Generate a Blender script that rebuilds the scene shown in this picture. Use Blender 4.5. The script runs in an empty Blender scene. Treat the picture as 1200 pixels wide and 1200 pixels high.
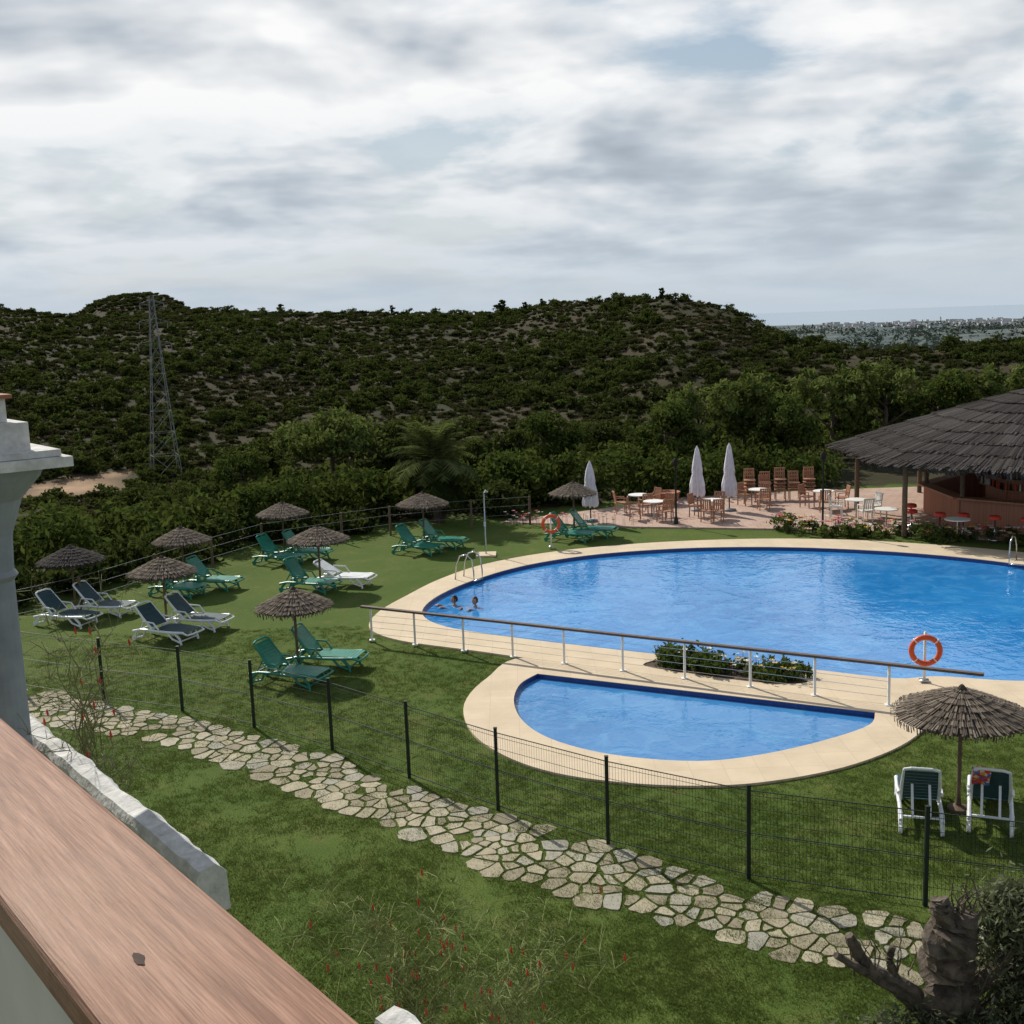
import bpy, math, random, bmesh
import numpy as np
from mathutils import Vector, Matrix, noise
random.seed(7); rng=np.random.default_rng(7)
sc=bpy.context.scene
sc.view_settings.view_transform='Standard'; sc.view_settings.look='None'; sc.view_settings.exposure=0
rad=math.radians
# ------------------------------------------------------------------ camera
cam=bpy.data.objects.new('camera',bpy.data.cameras.new('camera')); sc.collection.objects.link(cam); sc.camera=cam
cam.data.sensor_width=36; cam.data.lens=40.2; cam.data.clip_start=0.05; cam.data.clip_end=120000
cam.matrix_world=Matrix.Translation((0,0,8))@Matrix.Rotation(rad(80.5),4,'X')@Matrix.Rotation(rad(-2),4,'Z')
# ------------------------------------------------------------------ light
SUN_AZ=-34; SUN_EL=39
sd=Vector((math.sin(rad(SUN_AZ))*math.cos(rad(SUN_EL)),math.cos(rad(SUN_AZ))*math.cos(rad(SUN_EL)),math.sin(rad(SUN_EL))))
L=bpy.data.lights.new('sun','SUN'); L.energy=5.0; L.angle=rad(0.5); L.color=(1,.95,.86)
sun=bpy.data.objects.new('sun',L); sc.collection.objects.link(sun); sun.rotation_euler=sd.to_track_quat('Z','Y').to_euler()
# ------------------------------------------------------------------ node helpers
class NT:
    def __init__(s,nt): s.nt=nt
    def n(s,t,**k):
        nd=s.nt.nodes.new(t)
        for a,b in k.items():
            if a=='inp':
                for i,v in b.items():
                    if hasattr(v,'node') : s.nt.links.new(v,nd.inputs[i])
                    else: nd.inputs[i].default_value=v
            else: setattr(nd,a,b)
        return nd
    def math(s,op,a,b=None,c=None,clamp=False):
        i={0:a}
        if b is not None:i[1]=b
        if c is not None:i[2]=c
        return s.n('ShaderNodeMath',operation=op,use_clamp=clamp,inp=i).outputs[0]
    def ramp(s,f,stops,interp='LINEAR'):
        nd=s.nt.nodes.new('ShaderNodeValToRGB'); cr=nd.color_ramp; cr.interpolation=interp
        while len(cr.elements)<len(stops): cr.elements.new(.5)
        for e,(p,c) in zip(cr.elements,stops):
            e.position=p; e.color=(c,c,c,1) if isinstance(c,(int,float)) else (*c,1)
        s.nt.links.new(f,nd.inputs[0]); return nd.outputs[0]
    def mix(s,f,a,b,blend='MIX'):
        nd=s.nt.nodes.new('ShaderNodeMix'); nd.data_type='RGBA'; nd.blend_type=blend
        for i,v in ((0,f),(6,a),(7,b)):
            if hasattr(v,'node'): s.nt.links.new(v,nd.inputs[i])
            else: nd.inputs[i].default_value=v if i==0 else (*v,1)
        return nd.outputs[2]
    def noise(s,vec,scale,detail=4,rough=.5,dist=0):
        return s.n('ShaderNodeTexNoise',inp={0:vec,'Scale':scale,'Detail':detail,'Roughness':rough,'Distortion':dist}).outputs[0]
def newmat(name):
    m=bpy.data.materials.new(name); m.use_nodes=True; nt=m.node_tree; nt.nodes.clear()
    h=NT(nt); out=h.n('ShaderNodeOutputMaterial'); h.out=out.inputs[0]
    h.co=h.n('ShaderNodeTexCoord').outputs['Object']; h.pos=h.n('ShaderNodeNewGeometry').outputs['Position']
    return m,h
def pbr(h,col,rough=.6,spec=.3,metal=0,normal=None):
    i={'Roughness':rough,'Specular IOR Level':spec,'Metallic':metal}
    b=h.n('ShaderNodeBsdfPrincipled',inp=i)
    if hasattr(col,'node'): h.nt.links.new(col,b.inputs['Base Color'])
    else: b.inputs['Base Color'].default_value=(*col,1)
    if normal is not None: h.nt.links.new(normal,b.inputs['Normal'])
    h.nt.links.new(b.outputs[0],h.out); return b
def bump(h,f,strength=.3,dist=.02):
    return h.n('ShaderNodeBump',inp={'Strength':strength,'Distance':dist,'Height':f}).outputs[0]
def simple(name,c1,c2=None,scale=8,rough=.6,spec=.3,metal=0,bmp=0,bd=.01,detail=4):
    m,h=newmat(name)
    if c2 is None: c2=tuple(x*.78 for x in c1)
    nz=h.noise(h.co,scale,detail,.6)
    col=h.mix(h.ramp(nz,[(.3,0),(.7,1)]),c2,c1)
    pbr(h,col,rough,spec,metal,bump(h,nz,bmp,bd) if bmp else None)
    return m
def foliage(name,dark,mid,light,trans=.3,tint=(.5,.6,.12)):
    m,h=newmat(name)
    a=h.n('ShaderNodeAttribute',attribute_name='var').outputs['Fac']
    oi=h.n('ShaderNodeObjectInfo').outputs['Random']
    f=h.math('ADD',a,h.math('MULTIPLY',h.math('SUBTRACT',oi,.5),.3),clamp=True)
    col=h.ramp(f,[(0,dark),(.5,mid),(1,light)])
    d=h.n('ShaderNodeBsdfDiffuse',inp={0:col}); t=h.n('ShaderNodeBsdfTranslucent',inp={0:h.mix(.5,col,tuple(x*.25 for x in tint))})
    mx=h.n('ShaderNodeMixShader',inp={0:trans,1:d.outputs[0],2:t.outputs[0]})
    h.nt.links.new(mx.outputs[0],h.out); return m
# ------------------------------------------------------------------ world with clouds
w=bpy.data.worlds.new('World'); sc.world=w; w.use_nodes=True; w.node_tree.nodes.clear(); h=NT(w.node_tree)
sky=h.n('ShaderNodeTexSky'); sky.sky_type='NISHITA'; sky.sun_disc=False; sky.sun_elevation=rad(SUN_EL); sky.sun_rotation=rad(SUN_AZ); sky.air_density=1.3; sky.dust_density=1.0
tc=h.n('ShaderNodeTexCoord').outputs['Generated']
dirn=h.n('ShaderNodeVectorMath',operation='NORMALIZE',inp={0:tc}).outputs[0]
sp=h.n('ShaderNodeSeparateXYZ',inp={0:dirn})
zz=h.math('MAXIMUM',sp.outputs[2],0.0); zc=h.math('ADD',zz,.19)
u=h.math('DIVIDE',sp.outputs[0],zc); v=h.math('DIVIDE',sp.outputs[1],zc)
uv=h.n('ShaderNodeCombineXYZ',inp={0:u,1:v,2:3.3}).outputs[0]
def off(o): return h.n('ShaderNodeVectorMath',operation='ADD',inp={0:uv,1:o}).outputs[0]
n1=h.noise(off((4.9,.9,0)),1.45,6,.53,.15)
n1b=h.noise(off((4.9-.08,.9+.13,0)),1.45,4,.53,.15)
n2=h.noise(off((5.6,8.0,2)),.75,2,.5)
n1s=h.math('ADD',n1,h.math('MULTIPLY',h.math('SUBTRACT',n2,.5),.5))
cover=h.ramp(n1s,[(.34,0),(.43,.75),(.51,1)])
relief=h.math('MULTIPLY',h.math('SUBTRACT',n1,n1b),2.2)
glow=h.n('ShaderNodeVectorMath',operation='DOT_PRODUCT',inp={0:dirn,1:tuple(sd)}).outputs['Value']
gl=h.math('POWER',h.math('MAXIMUM',glow,0),7)
thick=h.math('MULTIPLY',h.math('SUBTRACT',n1s,.53),-1.35)
shade=h.math('ADD',h.math('ADD',h.math('ADD',.56,thick),relief),h.math('MULTIPLY',gl,.42))
ccol=h.ramp(shade,[(.26,(.36,.41,.475)),(.42,(.49,.545,.61)),(.58,(.73,.765,.80)),(.78,(1,1,1))])
hz=h.ramp(zz,[(0,1),(.03,.85),(.10,.32),(.2,0)])
ccol=h.mix(hz,ccol,(.55,.63,.71))
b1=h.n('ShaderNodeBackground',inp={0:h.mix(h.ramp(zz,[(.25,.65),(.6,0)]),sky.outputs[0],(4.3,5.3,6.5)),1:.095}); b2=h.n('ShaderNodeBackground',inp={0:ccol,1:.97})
cov=h.math('MULTIPLY',h.math('MAXIMUM',cover,hz),h.ramp(zz,[(.33,1),(.62,.25)]))  # clouds thinned overhead, out of view, to cut ambient fill and deepen shadows
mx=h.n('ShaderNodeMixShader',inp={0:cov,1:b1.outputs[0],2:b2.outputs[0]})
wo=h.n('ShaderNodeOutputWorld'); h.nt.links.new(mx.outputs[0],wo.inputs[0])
# ------------------------------------------------------------------ mesh builder
class MB:
    def __init__(s): s.v=[];s.f=[];s.mi=[];s.mats=[]
    def m(s,mt):
        if mt not in s.mats: s.mats.append(mt)
        return s.mats.index(mt)
    def add(s,vs,fs,mt):
        o=len(s.v); s.v+= [tuple(x) for x in vs]; k=s.m(mt)
        for f in fs: s.f.append(tuple(i+o for i in f)); s.mi.append(k)
    def box(s,c,d,mt,R=None):
        R=R or Matrix.Identity(3); c=Vector(c)
        vs=[c+R@Vector((x*d[0]/2,y*d[1]/2,z*d[2]/2)) for x in(-1,1) for y in(-1,1) for z in(-1,1)]
        s.add(vs,[(0,1,3,2),(4,6,7,5),(0,4,5,1),(2,3,7,6),(0,2,6,4),(1,5,7,3)],mt)
    def beam(s,p,q,wd,ht,mt):
        p=Vector(p);q=Vector(q); d=q-p; l=d.length
        R=d.to_track_quat('X','Z').to_matrix(); s.box((p+q)/2,(l,wd,ht),mt,R)
    def cyl(s,p,q,r1,r2,mt,n=8,cap=True):
        p=Vector(p);q=Vector(q); R=(q-p).to_track_quat('Z','Y').to_matrix()
        vs=[]
        for c,r in((p,r1),(q,r2)):
            for i in range(n):
                a=2*math.pi*i/n; vs.append(c+R@Vector((r*math.cos(a),r*math.sin(a),0)))
        fs=[(i,(i+1)%n,n+(i+1)%n,n+i) for i in range(n)]
        if cap: fs+= [tuple(range(n))[::-1],tuple(range(n,2*n))]
        s.add(vs,fs,mt)
    def tube(s,pts,r,mt,n=6,wob=None):
        rr=r if isinstance(r,(list,tuple)) else [r]*len(pts)
        pts=[Vector(p) for p in pts]; rings=[]
        base=[wob.uniform(-.22,.22) if wob else 0 for _ in range(n)]
        for i,p in enumerate(pts):
            if wob: base=[min(.35,max(-.35,b_*.85+wob.uniform(-.09,.09))) for b_ in base]
            d=(pts[min(i+1,len(pts)-1)]-pts[max(i-1,0)])
            R=d.to_track_quat('Z','Y').to_matrix()
            rings.append([p+R@Vector((math.cos(2*math.pi*k/n),math.sin(2*math.pi*k/n),0))*rr[i]*(1+base[k]) for k in range(n)])
        vs=[x for r_ in rings for x in r_]; fs=[]
        for i in range(len(pts)-1):
            for k in range(n): fs.append((i*n+k,i*n+(k+1)%n,(i+1)*n+(k+1)%n,(i+1)*n+k))
        fs+=[tuple(range(n))[::-1],tuple(range((len(pts)-1)*n,len(pts)*n))]
        s.add(vs,fs,mt)
    def lathe(s,c,prof,mt,n=16):
        c=Vector(c); vs=[];fs=[]
        for r,z in prof:
            for k in range(n): vs.append(c+Vector((r*math.cos(2*math.pi*k/n),r*math.sin(2*math.pi*k/n),z)))
        for i in range(len(prof)-1):
            for k in range(n): fs.append((i*n+k,i*n+(k+1)%n,(i+1)*n+(k+1)%n,(i+1)*n+k))
        s.add(vs,fs,mt)
    def torus(s,c,R,r,mt,axis=(0,1,0),n=24,k=8):
        M_=Vector(axis).to_track_quat('Z','Y').to_matrix(); c=Vector(c); vs=[];fs=[]
        for i in range(n):
            a=2*math.pi*i/n
            for j in range(k):
                b=2*math.pi*j/k; rr=R+r*math.cos(b); vs.append(c+M_@Vector((rr*math.cos(a),rr*math.sin(a),r*math.sin(b))))
        for i in range(n):
            for j in range(k): fs.append((i*k+j,((i+1)%n)*k+j,((i+1)%n)*k+(j+1)%k,i*k+(j+1)%k))
        s.add(vs,fs,mt)
    def mesh(s,name,smooth=False):
        me=bpy.data.meshes.new(name); me.from_pydata(s.v,[],s.f)
        for m_ in s.mats: me.materials.append(m_)
        me.polygons.foreach_set('material_index',s.mi)
        if smooth: me.polygons.foreach_set('use_smooth',[True]*len(s.f))
        me.update(); return me
    def build(s,name,loc=(0,0,0),rz=0,smooth=False,bevel=0):
        return place(name,s.mesh(name,smooth),loc,rz,bevel=bevel)
def place(name,me,loc=(0,0,0),rz=0,scale=1,bevel=0,parent=None):
    o=bpy.data.objects.new(name,me); sc.collection.objects.link(o); o.location=loc; o.rotation_euler=(0,0,rz)
    o.scale=(scale,)*3 if isinstance(scale,(int,float)) else scale
    if bevel:
        b=o.modifiers.new('bevel','BEVEL'); b.width=bevel; b.segments=2; b.limit_method='ANGLE'
    if parent: o.parent=parent
    return o
def npmesh(name,verts,faces,mt,var=None,k=4):
    me=bpy.data.meshes.new(name); nf=len(faces)
    me.vertices.add(len(verts)); me.vertices.foreach_set('co',np.asarray(verts,dtype=np.float32).ravel())
    me.loops.add(nf*k); me.loops.foreach_set('vertex_index',np.asarray(faces,dtype=np.int32).ravel())
    me.polygons.add(nf); me.polygons.foreach_set('loop_start',np.arange(0,nf*k,k,dtype=np.int32))
    try: me.polygons.foreach_set('loop_total',np.full(nf,k,dtype=np.int32))
    except Exception: pass
    if var is not None:
        a=me.attributes.new('var','FLOAT','FACE'); a.data.foreach_set('value',np.asarray(var,dtype=np.float32))
    me.materials.append(mt); me.update(calc_edges=True); me.validate(); return me
def leafcloud(blobs,n,size,sigma=.16,clumps=None,seed=1,elong=1.6,up=.2):
    """clumps of leaf quads spread through ellipsoidal blobs"""
    g=np.random.default_rng(seed); bl=np.array(blobs,float)
    wgt=(bl[:,3]*bl[:,4]*bl[:,5])**(2/3); wgt/=wgt.sum()
    K=clumps or max(12,n//45)
    ci=g.choice(len(bl),K,p=wgt); d=g.normal(size=(K,3)); d/=np.linalg.norm(d,axis=1)[:,None]
    rr=g.uniform(.55,1.0,K)**.6
    cc=bl[ci,:3]+d*bl[ci,3:]*rr[:,None]; cs=bl[ci,3:].mean(axis=1)*sigma*g.uniform(.7,1.5,K); cl=g.uniform(-.26,.26,K)
    k=g.integers(0,K,n); p=cc[k]+g.normal(size=(n,3))*cs[k][:,None]*np.array([1,1,.75])
    nrm=d[k]*.7+g.normal(size=(n,3))*.7+np.array([0,0,up]); nrm/=np.linalg.norm(nrm,axis=1)[:,None]
    t=np.cross(nrm,g.normal(size=(n,3))); t/=np.linalg.norm(t,axis=1)[:,None]; b=np.cross(nrm,t)
    s=size*g.uniform(.6,1.35,n)[:,None]
    V=np.stack([p-t*s*elong*.5,p-b*s*.42,p+t*s*elong*.5,p+b*s*.42],1).reshape(-1,3)
    Fc=np.arange(4*n).reshape(n,4)
    z0,z1=p[:,2].min(),p[:,2].max()
    var=.40+cl[k]+.26*(p[:,2]-z0)/(z1-z0+1e-6)+g.uniform(-.16,.16,n)  # higher leaves lighter: top light painted into the colour, plus random clump tone
    return V,Fc,np.clip(var,0,1)
# ------------------------------------------------------------------ terrain
def interp(x,xs,ys): return float(np.interp(x,xs,ys))
def sm(t): t=min(1,max(0,t)); return t*t*(3-2*t)
AZ0=[-180,-90,-45,-30,-23,-15,-8,0,10,20,30,60,180]; R0=[60,30,28,32,37,45,50,54,60,64,66,70,60]
AZR=[-180,-60,-24,0,8,12,16,24,60,180]; RR=[330,330,330,320,270,260,240,230,300,330]
AZS=[-180,-60,-24,-20,-14,-10.9,-3.9,.4,2,4.6,7.9,9.9,11.2,12.8,14.8,16.7,20.5,24.2,60,180]
SS=[.02,.026,.021,.016,.0145,.012,.008,.0065,.009,.0105,.015,.010,.002,-.012,-.023,-.031,-.036,-.031,-.02,.02]
def inpoly(x,y,P):
    c=False; j=len(P)-1
    for i in range(len(P)):
        xi,yi=P[i];xj,yj=P[j]
        if (yi>y)!=(yj>y) and x<(xj-xi)*(y-yi)/(yj-yi)+xi: c=not c
        j=i
    return c
def smooth_poly(P,n=6,closed=True):
    out=[];N=len(P)
    for i in range(N if closed else N-1):
        p0,p1,p2,p3=[P[(i+k)%N] if closed else P[min(max(i+k,0),N-1)] for k in(-1,0,1,2)]
        for j in range(n):
            t=j/n
            out.append(tuple(.5*((2*b)+(-a+c)*t+(2*a-5*b+4*c-d)*t*t+(-a+3*b-3*c+d)*t**3) for a,b,c,d in zip(p0,p1,p2,p3)))
    if not closed: out.append(P[-1])
    return out
water=smooth_poly([(-2.6,31.0),(-2.3,32.9),(-1.2,35.0),(.5,36.9),(2.9,38.2),(5.9,38.7),(8.8,38.4),(11.4,37.5),(13.8,36.1),(15.7,34.3),(17.6,31.5),(18,28),(16.3,25),(13.4,23.5),(10.8,23.4),(9.2,23.9),(8.3,23.85),(7.5,24.2),(6.8,24.6),(5.7,25.1),(3.9,26),(2,27),(-.1,28.2),(-1.9,29.5)])
deck=smooth_poly([(-3.9,29.6),(-3.85,31.3),(-3.2,33.2),(-2.3,35.3),(-.9,37.3),(1.4,38.9),(4.4,39.8),(7.5,40.0),(10.4,39.6),(13.1,38.5),(16.4,36.2),(19.3,32.5),(19.8,27.5),(17.4,23.4),(13.5,21.6),(10.1,21.6),(7.6,22.2),(4.1,24.1),(1.9,25.4),(.3,26.3),(-1,27.1),(-3,28.3)])
kid=[(.45,25.1),(4.1,23.3),(7.1,21.8)]+smooth_poly([(7.1,21.8),(6.75,21.1),(5.7,20.4),(4.5,19.85),(3.4,19.6),(2.3,19.8),(1.3,20.3),(.5,21.1),(.05,22.1),(-.1,23.3),(.05,24.4),(.45,25.1)],5,False)[1:-1]
kido=smooth_poly([(.3,26.4),(-.7,24.9),(-1.15,23.2),(-.95,21.5),(-.3,20.2),(.6,19.3),(1.8,18.75),(3.1,18.5),(4.3,18.6),(5.7,19.1),(7.0,20.0),(7.9,21.1),(8.2,22.1),(6.4,22.85),(3.6,24.4)],5)
lawnP=[(-40,-40),(-16.5,26),(-16,33),(-12.3,40.5),(-8,45.5),(0,48),(8,51),(22,52),(60,50),(60,-40)]
def H(x,y):
    r=math.hypot(x,y); az=math.degrees(math.atan2(x,y))
    r0=interp(az,AZ0,R0)
    R=interp(az,AZR,RR); S=interp(az,AZS,SS); Zr=8+R*S
    if r<165: z=-12*sm((r-r0)/70)
    elif r<R:
        t=(r-165)/(R-165); z=-12+(Zr+12)*(.55*t+.45*sm(t))
    else: z=Zr-(Zr+98)*(1-math.exp(-(r-R)/500))
    if 380<r<800 and az<-8:
        f=math.exp(-(abs(az+17.6)/4.6)**2.4)*math.exp(-((r-560)/110)**2)
        z=max(z,-20+46.0*f+.6*noise.noise((x/25,y/25,0)))
    a=sm((r-r0-2)/50)
    if a>0 and r<2500: z+=a*(2.6*noise.noise((x/45,y/45,3))+.7*noise.noise((x/15,y/15,1)))
    if r>1500: z+=7*noise.noise((x/700,y/700,5))
    if r>9300: z=-112
    return z
def track(x,y):
    """0..1 bare earth of the dirt track and the bank at left"""
    d1=abs((y-158)-0.9*(x+60)-5*math.sin(x/9)); a=max(0,1-d1/3.5) if -100<x<-54 and 125<y<200 else 0
    d2=math.hypot((x+58)/6,(y-150)/11); return max(a,max(0,1.25-d2) if d2<1.25 else 0)
azs=list(np.arange(-180,-34,4.0))+list(np.arange(-34,34.01,.3))+list(np.arange(36,177,4.0))
rs=list(np.arange(1,12,1.0))+list(np.arange(12,44,.4))+list(np.arange(44,76,.8))
while rs[-1]<420: rs.append(rs[-1]*1.018)
while rs[-1]<11000: rs.append(rs[-1]*1.07)
V=[(0,0,0)];MK=[(1,0)]
for r in rs:
    for a in azs:
        x=r*math.sin(rad(a)); y=r*math.cos(rad(a)); z=H(x,y)
        if 15<r<42 and -6<x<22 and (inpoly(x,y,water) or inpoly(x,y,kid)): z=-1.0
        V.append((x,y,z))
        lw=1.0 if inpoly(x,y,lawnP) else 0.0
        MK.append((lw,min(1,track(x,y)) if 110<r<220 else 0))
na=len(azs);Fc=[]
for j in range(na): Fc.append((0,1+(j+1)%na,1+j))
for i in range(len(rs)-1):
    for j in range(na):
        a=1+i*na+j; b=1+i*na+(j+1)%na; Fc.append((a,b,b+na,a+na))
me=bpy.data.meshes.new('ground'); me.from_pydata(V,[],Fc)
ca=me.color_attributes.new('mask','FLOAT_COLOR','POINT'); ca.data.foreach_set('color',np.array([(a,b,0,1) for a,b in MK],dtype=np.float32).ravel())
me.polygons.foreach_set('use_smooth',[True]*len(Fc)); me.update()
if me.polygons[5000].normal.z<0: me.flip_normals()
m_ground,h=newmat('ground_mat')
mk=h.n('ShaderNodeSeparateColor',inp={0:h.n('ShaderNodeVertexColor',layer_name='mask').outputs[0]})
nb=h.noise(h.pos,.22,4,.6); nm=h.noise(h.pos,1.1,4,.65); nf=h.noise(h.pos,38,3,.7)
lawn=h.mix(h.ramp(nb,[(.35,0),(.65,1)]),(.068,.112,.021),(.108,.145,.034))
lawn=h.mix(h.ramp(nm,[(.54,0),(.80,.65)]),lawn,(.175,.155,.060))
lawn=h.mix(h.ramp(h.noise(h.pos,4,4,.7),[(.40,.22),(.6,0)]),lawn,(.05,.078,.018))
lawn=h.mix(h.ramp(nf,[(.3,.0),(.7,1)]),h.mix(1.0,lawn,(.55,.55,.5),'MULTIPLY'),h.mix(1.0,lawn,(1.35,1.35,1.25),'MULTIPLY'))
n3=h.noise(h.pos,.05,5,.7); n4=h.noise(h.pos,.6,4,.7)
scrub=h.mix(h.ramp(n3,[(.38,0),(.62,1)]),(.026,.030,.012),(.052,.042,.023))
scrub=h.mix(h.ramp(n4,[(.45,0),(.8,.6)]),scrub,(.074,.056,.034))
dirtc=h.mix(n4,(.36,.22,.13),(.46,.32,.21))
ps=h.n('ShaderNodeSeparateXYZ',inp={0:h.pos}); haze_far=h.ramp(h.math('DIVIDE',ps.outputs[1],4000),[(.15,0),(.9,1)])
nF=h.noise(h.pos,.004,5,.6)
scrub=h.mix(haze_far,scrub,h.mix(h.ramp(nF,[(.42,0),(.60,1)]),(.060,.085,.085),(.135,.150,.135)))  # aerial haze painted into the ground colour, growing with distance
c=h.mix(mk.outputs[0],scrub,lawn); c=h.mix(h.math('MULTIPLY',mk.outputs[1],h.ramp(n4,[(.3,1),(.7,.6)])),c,dirtc)
pbr(h,c,.95,.1,normal=bump(h,nf,.8,.03))
me.materials.append(m_ground); ground=place('ground',me)
# sea
m_sea,h=newmat('sea_mat'); pbr(h,(.24,.32,.39),.35,.5,normal=bump(h,h.noise(h.pos,.01,4),.3,2))
b=MB(); b.add([(-9000,6000,-101),(60000,6000,-101),(60000,75000,-101),(-9000,75000,-101)],[(0,1,2,3)],m_sea); b.build('sea')
# ------------------------------------------------------------------ materials
M_deck,h=newmat('deck_stone'); nz=h.noise(h.pos,1.3,5,.6); nq=h.noise(h.pos,25,4,.6)
br=h.n('ShaderNodeTexBrick',inp={0:h.pos,'Scale':1.0,'Mortar Size':.006,'Brick Width':.6,'Row Height':.6}); br.offset=0
br.inputs['Color1'].default_value=(.62,.50,.35,1); br.inputs['Color2'].default_value=(.57,.46,.315,1); br.inputs['Mortar'].default_value=(.46,.37,.26,1)
cc_=h.mix(h.ramp(nz,[(.35,0),(.7,.6)]),br.outputs[0],(.43,.34,.235)); cc_=h.mix(h.ramp(nq,[(.3,0),(.7,.25)]),cc_,(.66,.57,.43)); pbr(h,cc_,.8,.2,normal=bump(h,nq,.3,.005))
def watermat(name,c1,c2,c3):
    m,h=newmat(name); wv=h.noise(h.pos,1.5,3,.55,.8); wv2=h.noise(h.pos,5,2,.5,.5)
    cw=h.mix(h.ramp(h.noise(h.pos,.25,2),[(.3,0),(.7,1)]),c1,c2)
    cw=h.mix(h.ramp(wv,[(.45,0),(.7,.5)]),cw,c3)
    hh=h.math('ADD',wv,h.math('MULTIPLY',wv2,.35)); pbr(h,cw,.06,.45,normal=bump(h,hh,.38,.06)); return m
M_water=watermat('pool_water',(.010,.160,.440),(.030,.235,.560),(.08,.33,.64))
M_waterk=watermat('wading_water',(.030,.165,.400),(.055,.230,.500),(.11,.32,.56))
M_tile=simple('navy_tile',(.02,.06,.25),(.01,.03,.15),20,.2,.5)
M_white=simple('white_paint',(.78,.77,.73),(.66,.65,.61),6,.5)
M_whitep=simple('white_plastic',(.75,.76,.76),(.62,.64,.66),5,.35,.4)
M_green=simple('green_plastic',(.014,.23,.155),(.009,.15,.10),6,.4,.4)
M_dgreen=simple('dark_sling',(.03,.07,.08),(.02,.05,.06),10,.6)
M_fence=simple('fence_green',(.012,.022,.016),(.008,.014,.01),10,.5)
M_steel=simple('steel',(.55,.56,.57),(.45,.46,.47),10,.25,.5,.9)
M_galv=simple('galvanised',(.22,.23,.23),(.17,.17,.18),3,.6,.3,.2)
M_pyl=simple('pylon_steel',(.26,.27,.27),(.20,.21,.21),3,.7,.2,.1)
M_pole=simple('wood_pole',(.16,.11,.07),(.09,.065,.045),14,.8,bmp=.4)
M_wrail=simple('weathered_rail',(.15,.105,.075),(.09,.065,.05),9,.6,bmp=.3)
M_orange=simple('orange_buoy',(.62,.10,.03),(.5,.07,.02),6,.4)
M_canvas=simple('white_canvas',(.74,.71,.75),(.56,.53,.62),5,.85)
M_terra=simple('terracotta',(.36,.15,.08),(.25,.10,.06),8,.8)
M_woodc=simple('chair_wood',(.42,.22,.14),(.30,.15,.09),9,.6)
M_red=simple('red_seat',(.55,.05,.03),(.4,.03,.02),9,.4)
M_dark=simple('dark_interior',(.025,.02,.018),(.015,.012,.01),5,.9)
M_bark=simple('bark',(.15,.12,.09),(.045,.035,.028),9,.95,bmp=.9,bd=.04)
M_skin=simple('skin',(.42,.24,.16),(.36,.2,.13),20,.5)
M_hair=simple('hair',(.03,.02,.015),(.02,.012,.01),30,.6)
M_soil=simple('soil',(.09,.06,.04),(.05,.035,.02),6,.95,bmp=.5)
def thatchmat(name,c1,c2,c3):
    m,h=newmat(name); a=h.n('ShaderNodeAttribute',attribute_name='var').outputs['Fac']; nz=h.noise(h.co,14,4,.7)
    f=h.math('ADD',h.math('MULTIPLY',a,.6),h.math('MULTIPLY',nz,.5)); pbr(h,h.ramp(f,[(.2,c1),(.55,c2),(.9,c3)]),.95,.1,normal=bump(h,nz,.6,.02)); return m
M_thatch=thatchmat('thatch',(.045,.037,.030),(.145,.118,.092),(.29,.24,.19))
M_thatchg=thatchmat('thatch_old',(.018,.016,.015),(.050,.044,.041),(.105,.094,.086))
F_dark=foliage('leaves_dark',(.008,.014,.005),(.028,.042,.012),(.065,.086,.026))
F_mid=foliage('leaves_mid',(.012,.022,.006),(.045,.070,.016),(.105,.140,.036))
F_light=foliage('leaves_light',(.024,.040,.010),(.085,.115,.030),(.170,.210,.062),.35)
F_brown=foliage('leaves_dry',(.020,.014,.008),(.054,.042,.024),(.098,.076,.046),.2)
F_scrub=foliage('leaves_scrub',(.010,.013,.005),(.034,.040,.015),(.072,.078,.030),.2)
F_olive=foliage('leaves_olive',(.035,.040,.022),(.12,.135,.080),(.24,.26,.17),.3)
F_palm=foliage('leaves_palm',(.018,.028,.010),(.070,.092,.032),(.19,.21,.085),.45)
# ------------------------------------------------------------------ pool decks and water
def slab(name,polys,ztop,depth,mt):
    cu=bpy.data.curves.new(name,'CURVE'); cu.dimensions='2D'; cu.fill_mode='BOTH'; cu.extrude=depth/2
    for P in polys:
        s=cu.splines.new('POLY'); s.points.add(len(P)-1); s.use_cyclic_u=True
        for i,(x,y) in enumerate(P): s.points[i].co=(x,y,0,1)
    o=bpy.data.objects.new(name,cu); sc.collection.objects.link(o)
    dg=bpy.context.evaluated_depsgraph_get(); me=bpy.data.meshes.new_from_object(o.evaluated_get(dg))
    bpy.data.objects.remove(o); me.name=name; me.materials.clear(); me.materials.append(mt)
    for v_ in me.vertices: v_.co.z+=ztop-depth/2
    return place(name,me)
bed=smooth_poly([(2.9,25.5),(4,26.0),(5.2,25.2),(6.3,23.9),(5.4,23.85),(3.9,24.7)],5)
slab('pool_deck',[deck,water,bed],.05,.30,M_deck)
slab('wading_pool_deck',[kido,kid],.046,.30,M_deck)
def ring_wall(P,z0,z1,mt,b):
    n=len(P); vs=[(x,y,z0) for x,y in P]+[(x,y,z1) for x,y in P]; b.add(vs,[(i,(i+1)%n,n+(i+1)%n,n+i) for i in range(n)],mt)
def inset(P,d):
    cx=sum(p[0] for p in P)/len(P); cy=sum(p[1] for p in P)/len(P); out=[]
    for x,y in P:
        l=math.hypot(x-cx,y-cy); out.append((x-(x-cx)/l*d,y-(y-cy)/l*d))
    return out
for nm_,P,wm in (('swimming_pool',water,M_water),('wading_pool',kid,M_waterk)):
    o=slab(nm_,[P],-.07,.01,wm)
    b=MB(); ring_wall(inset(P,.012),-.3,.035,M_tile,b); w_=b.build('tile_band'); w_.parent=o
slab('flower_bed_soil',[bed],.03,.1,M_soil)
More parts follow.
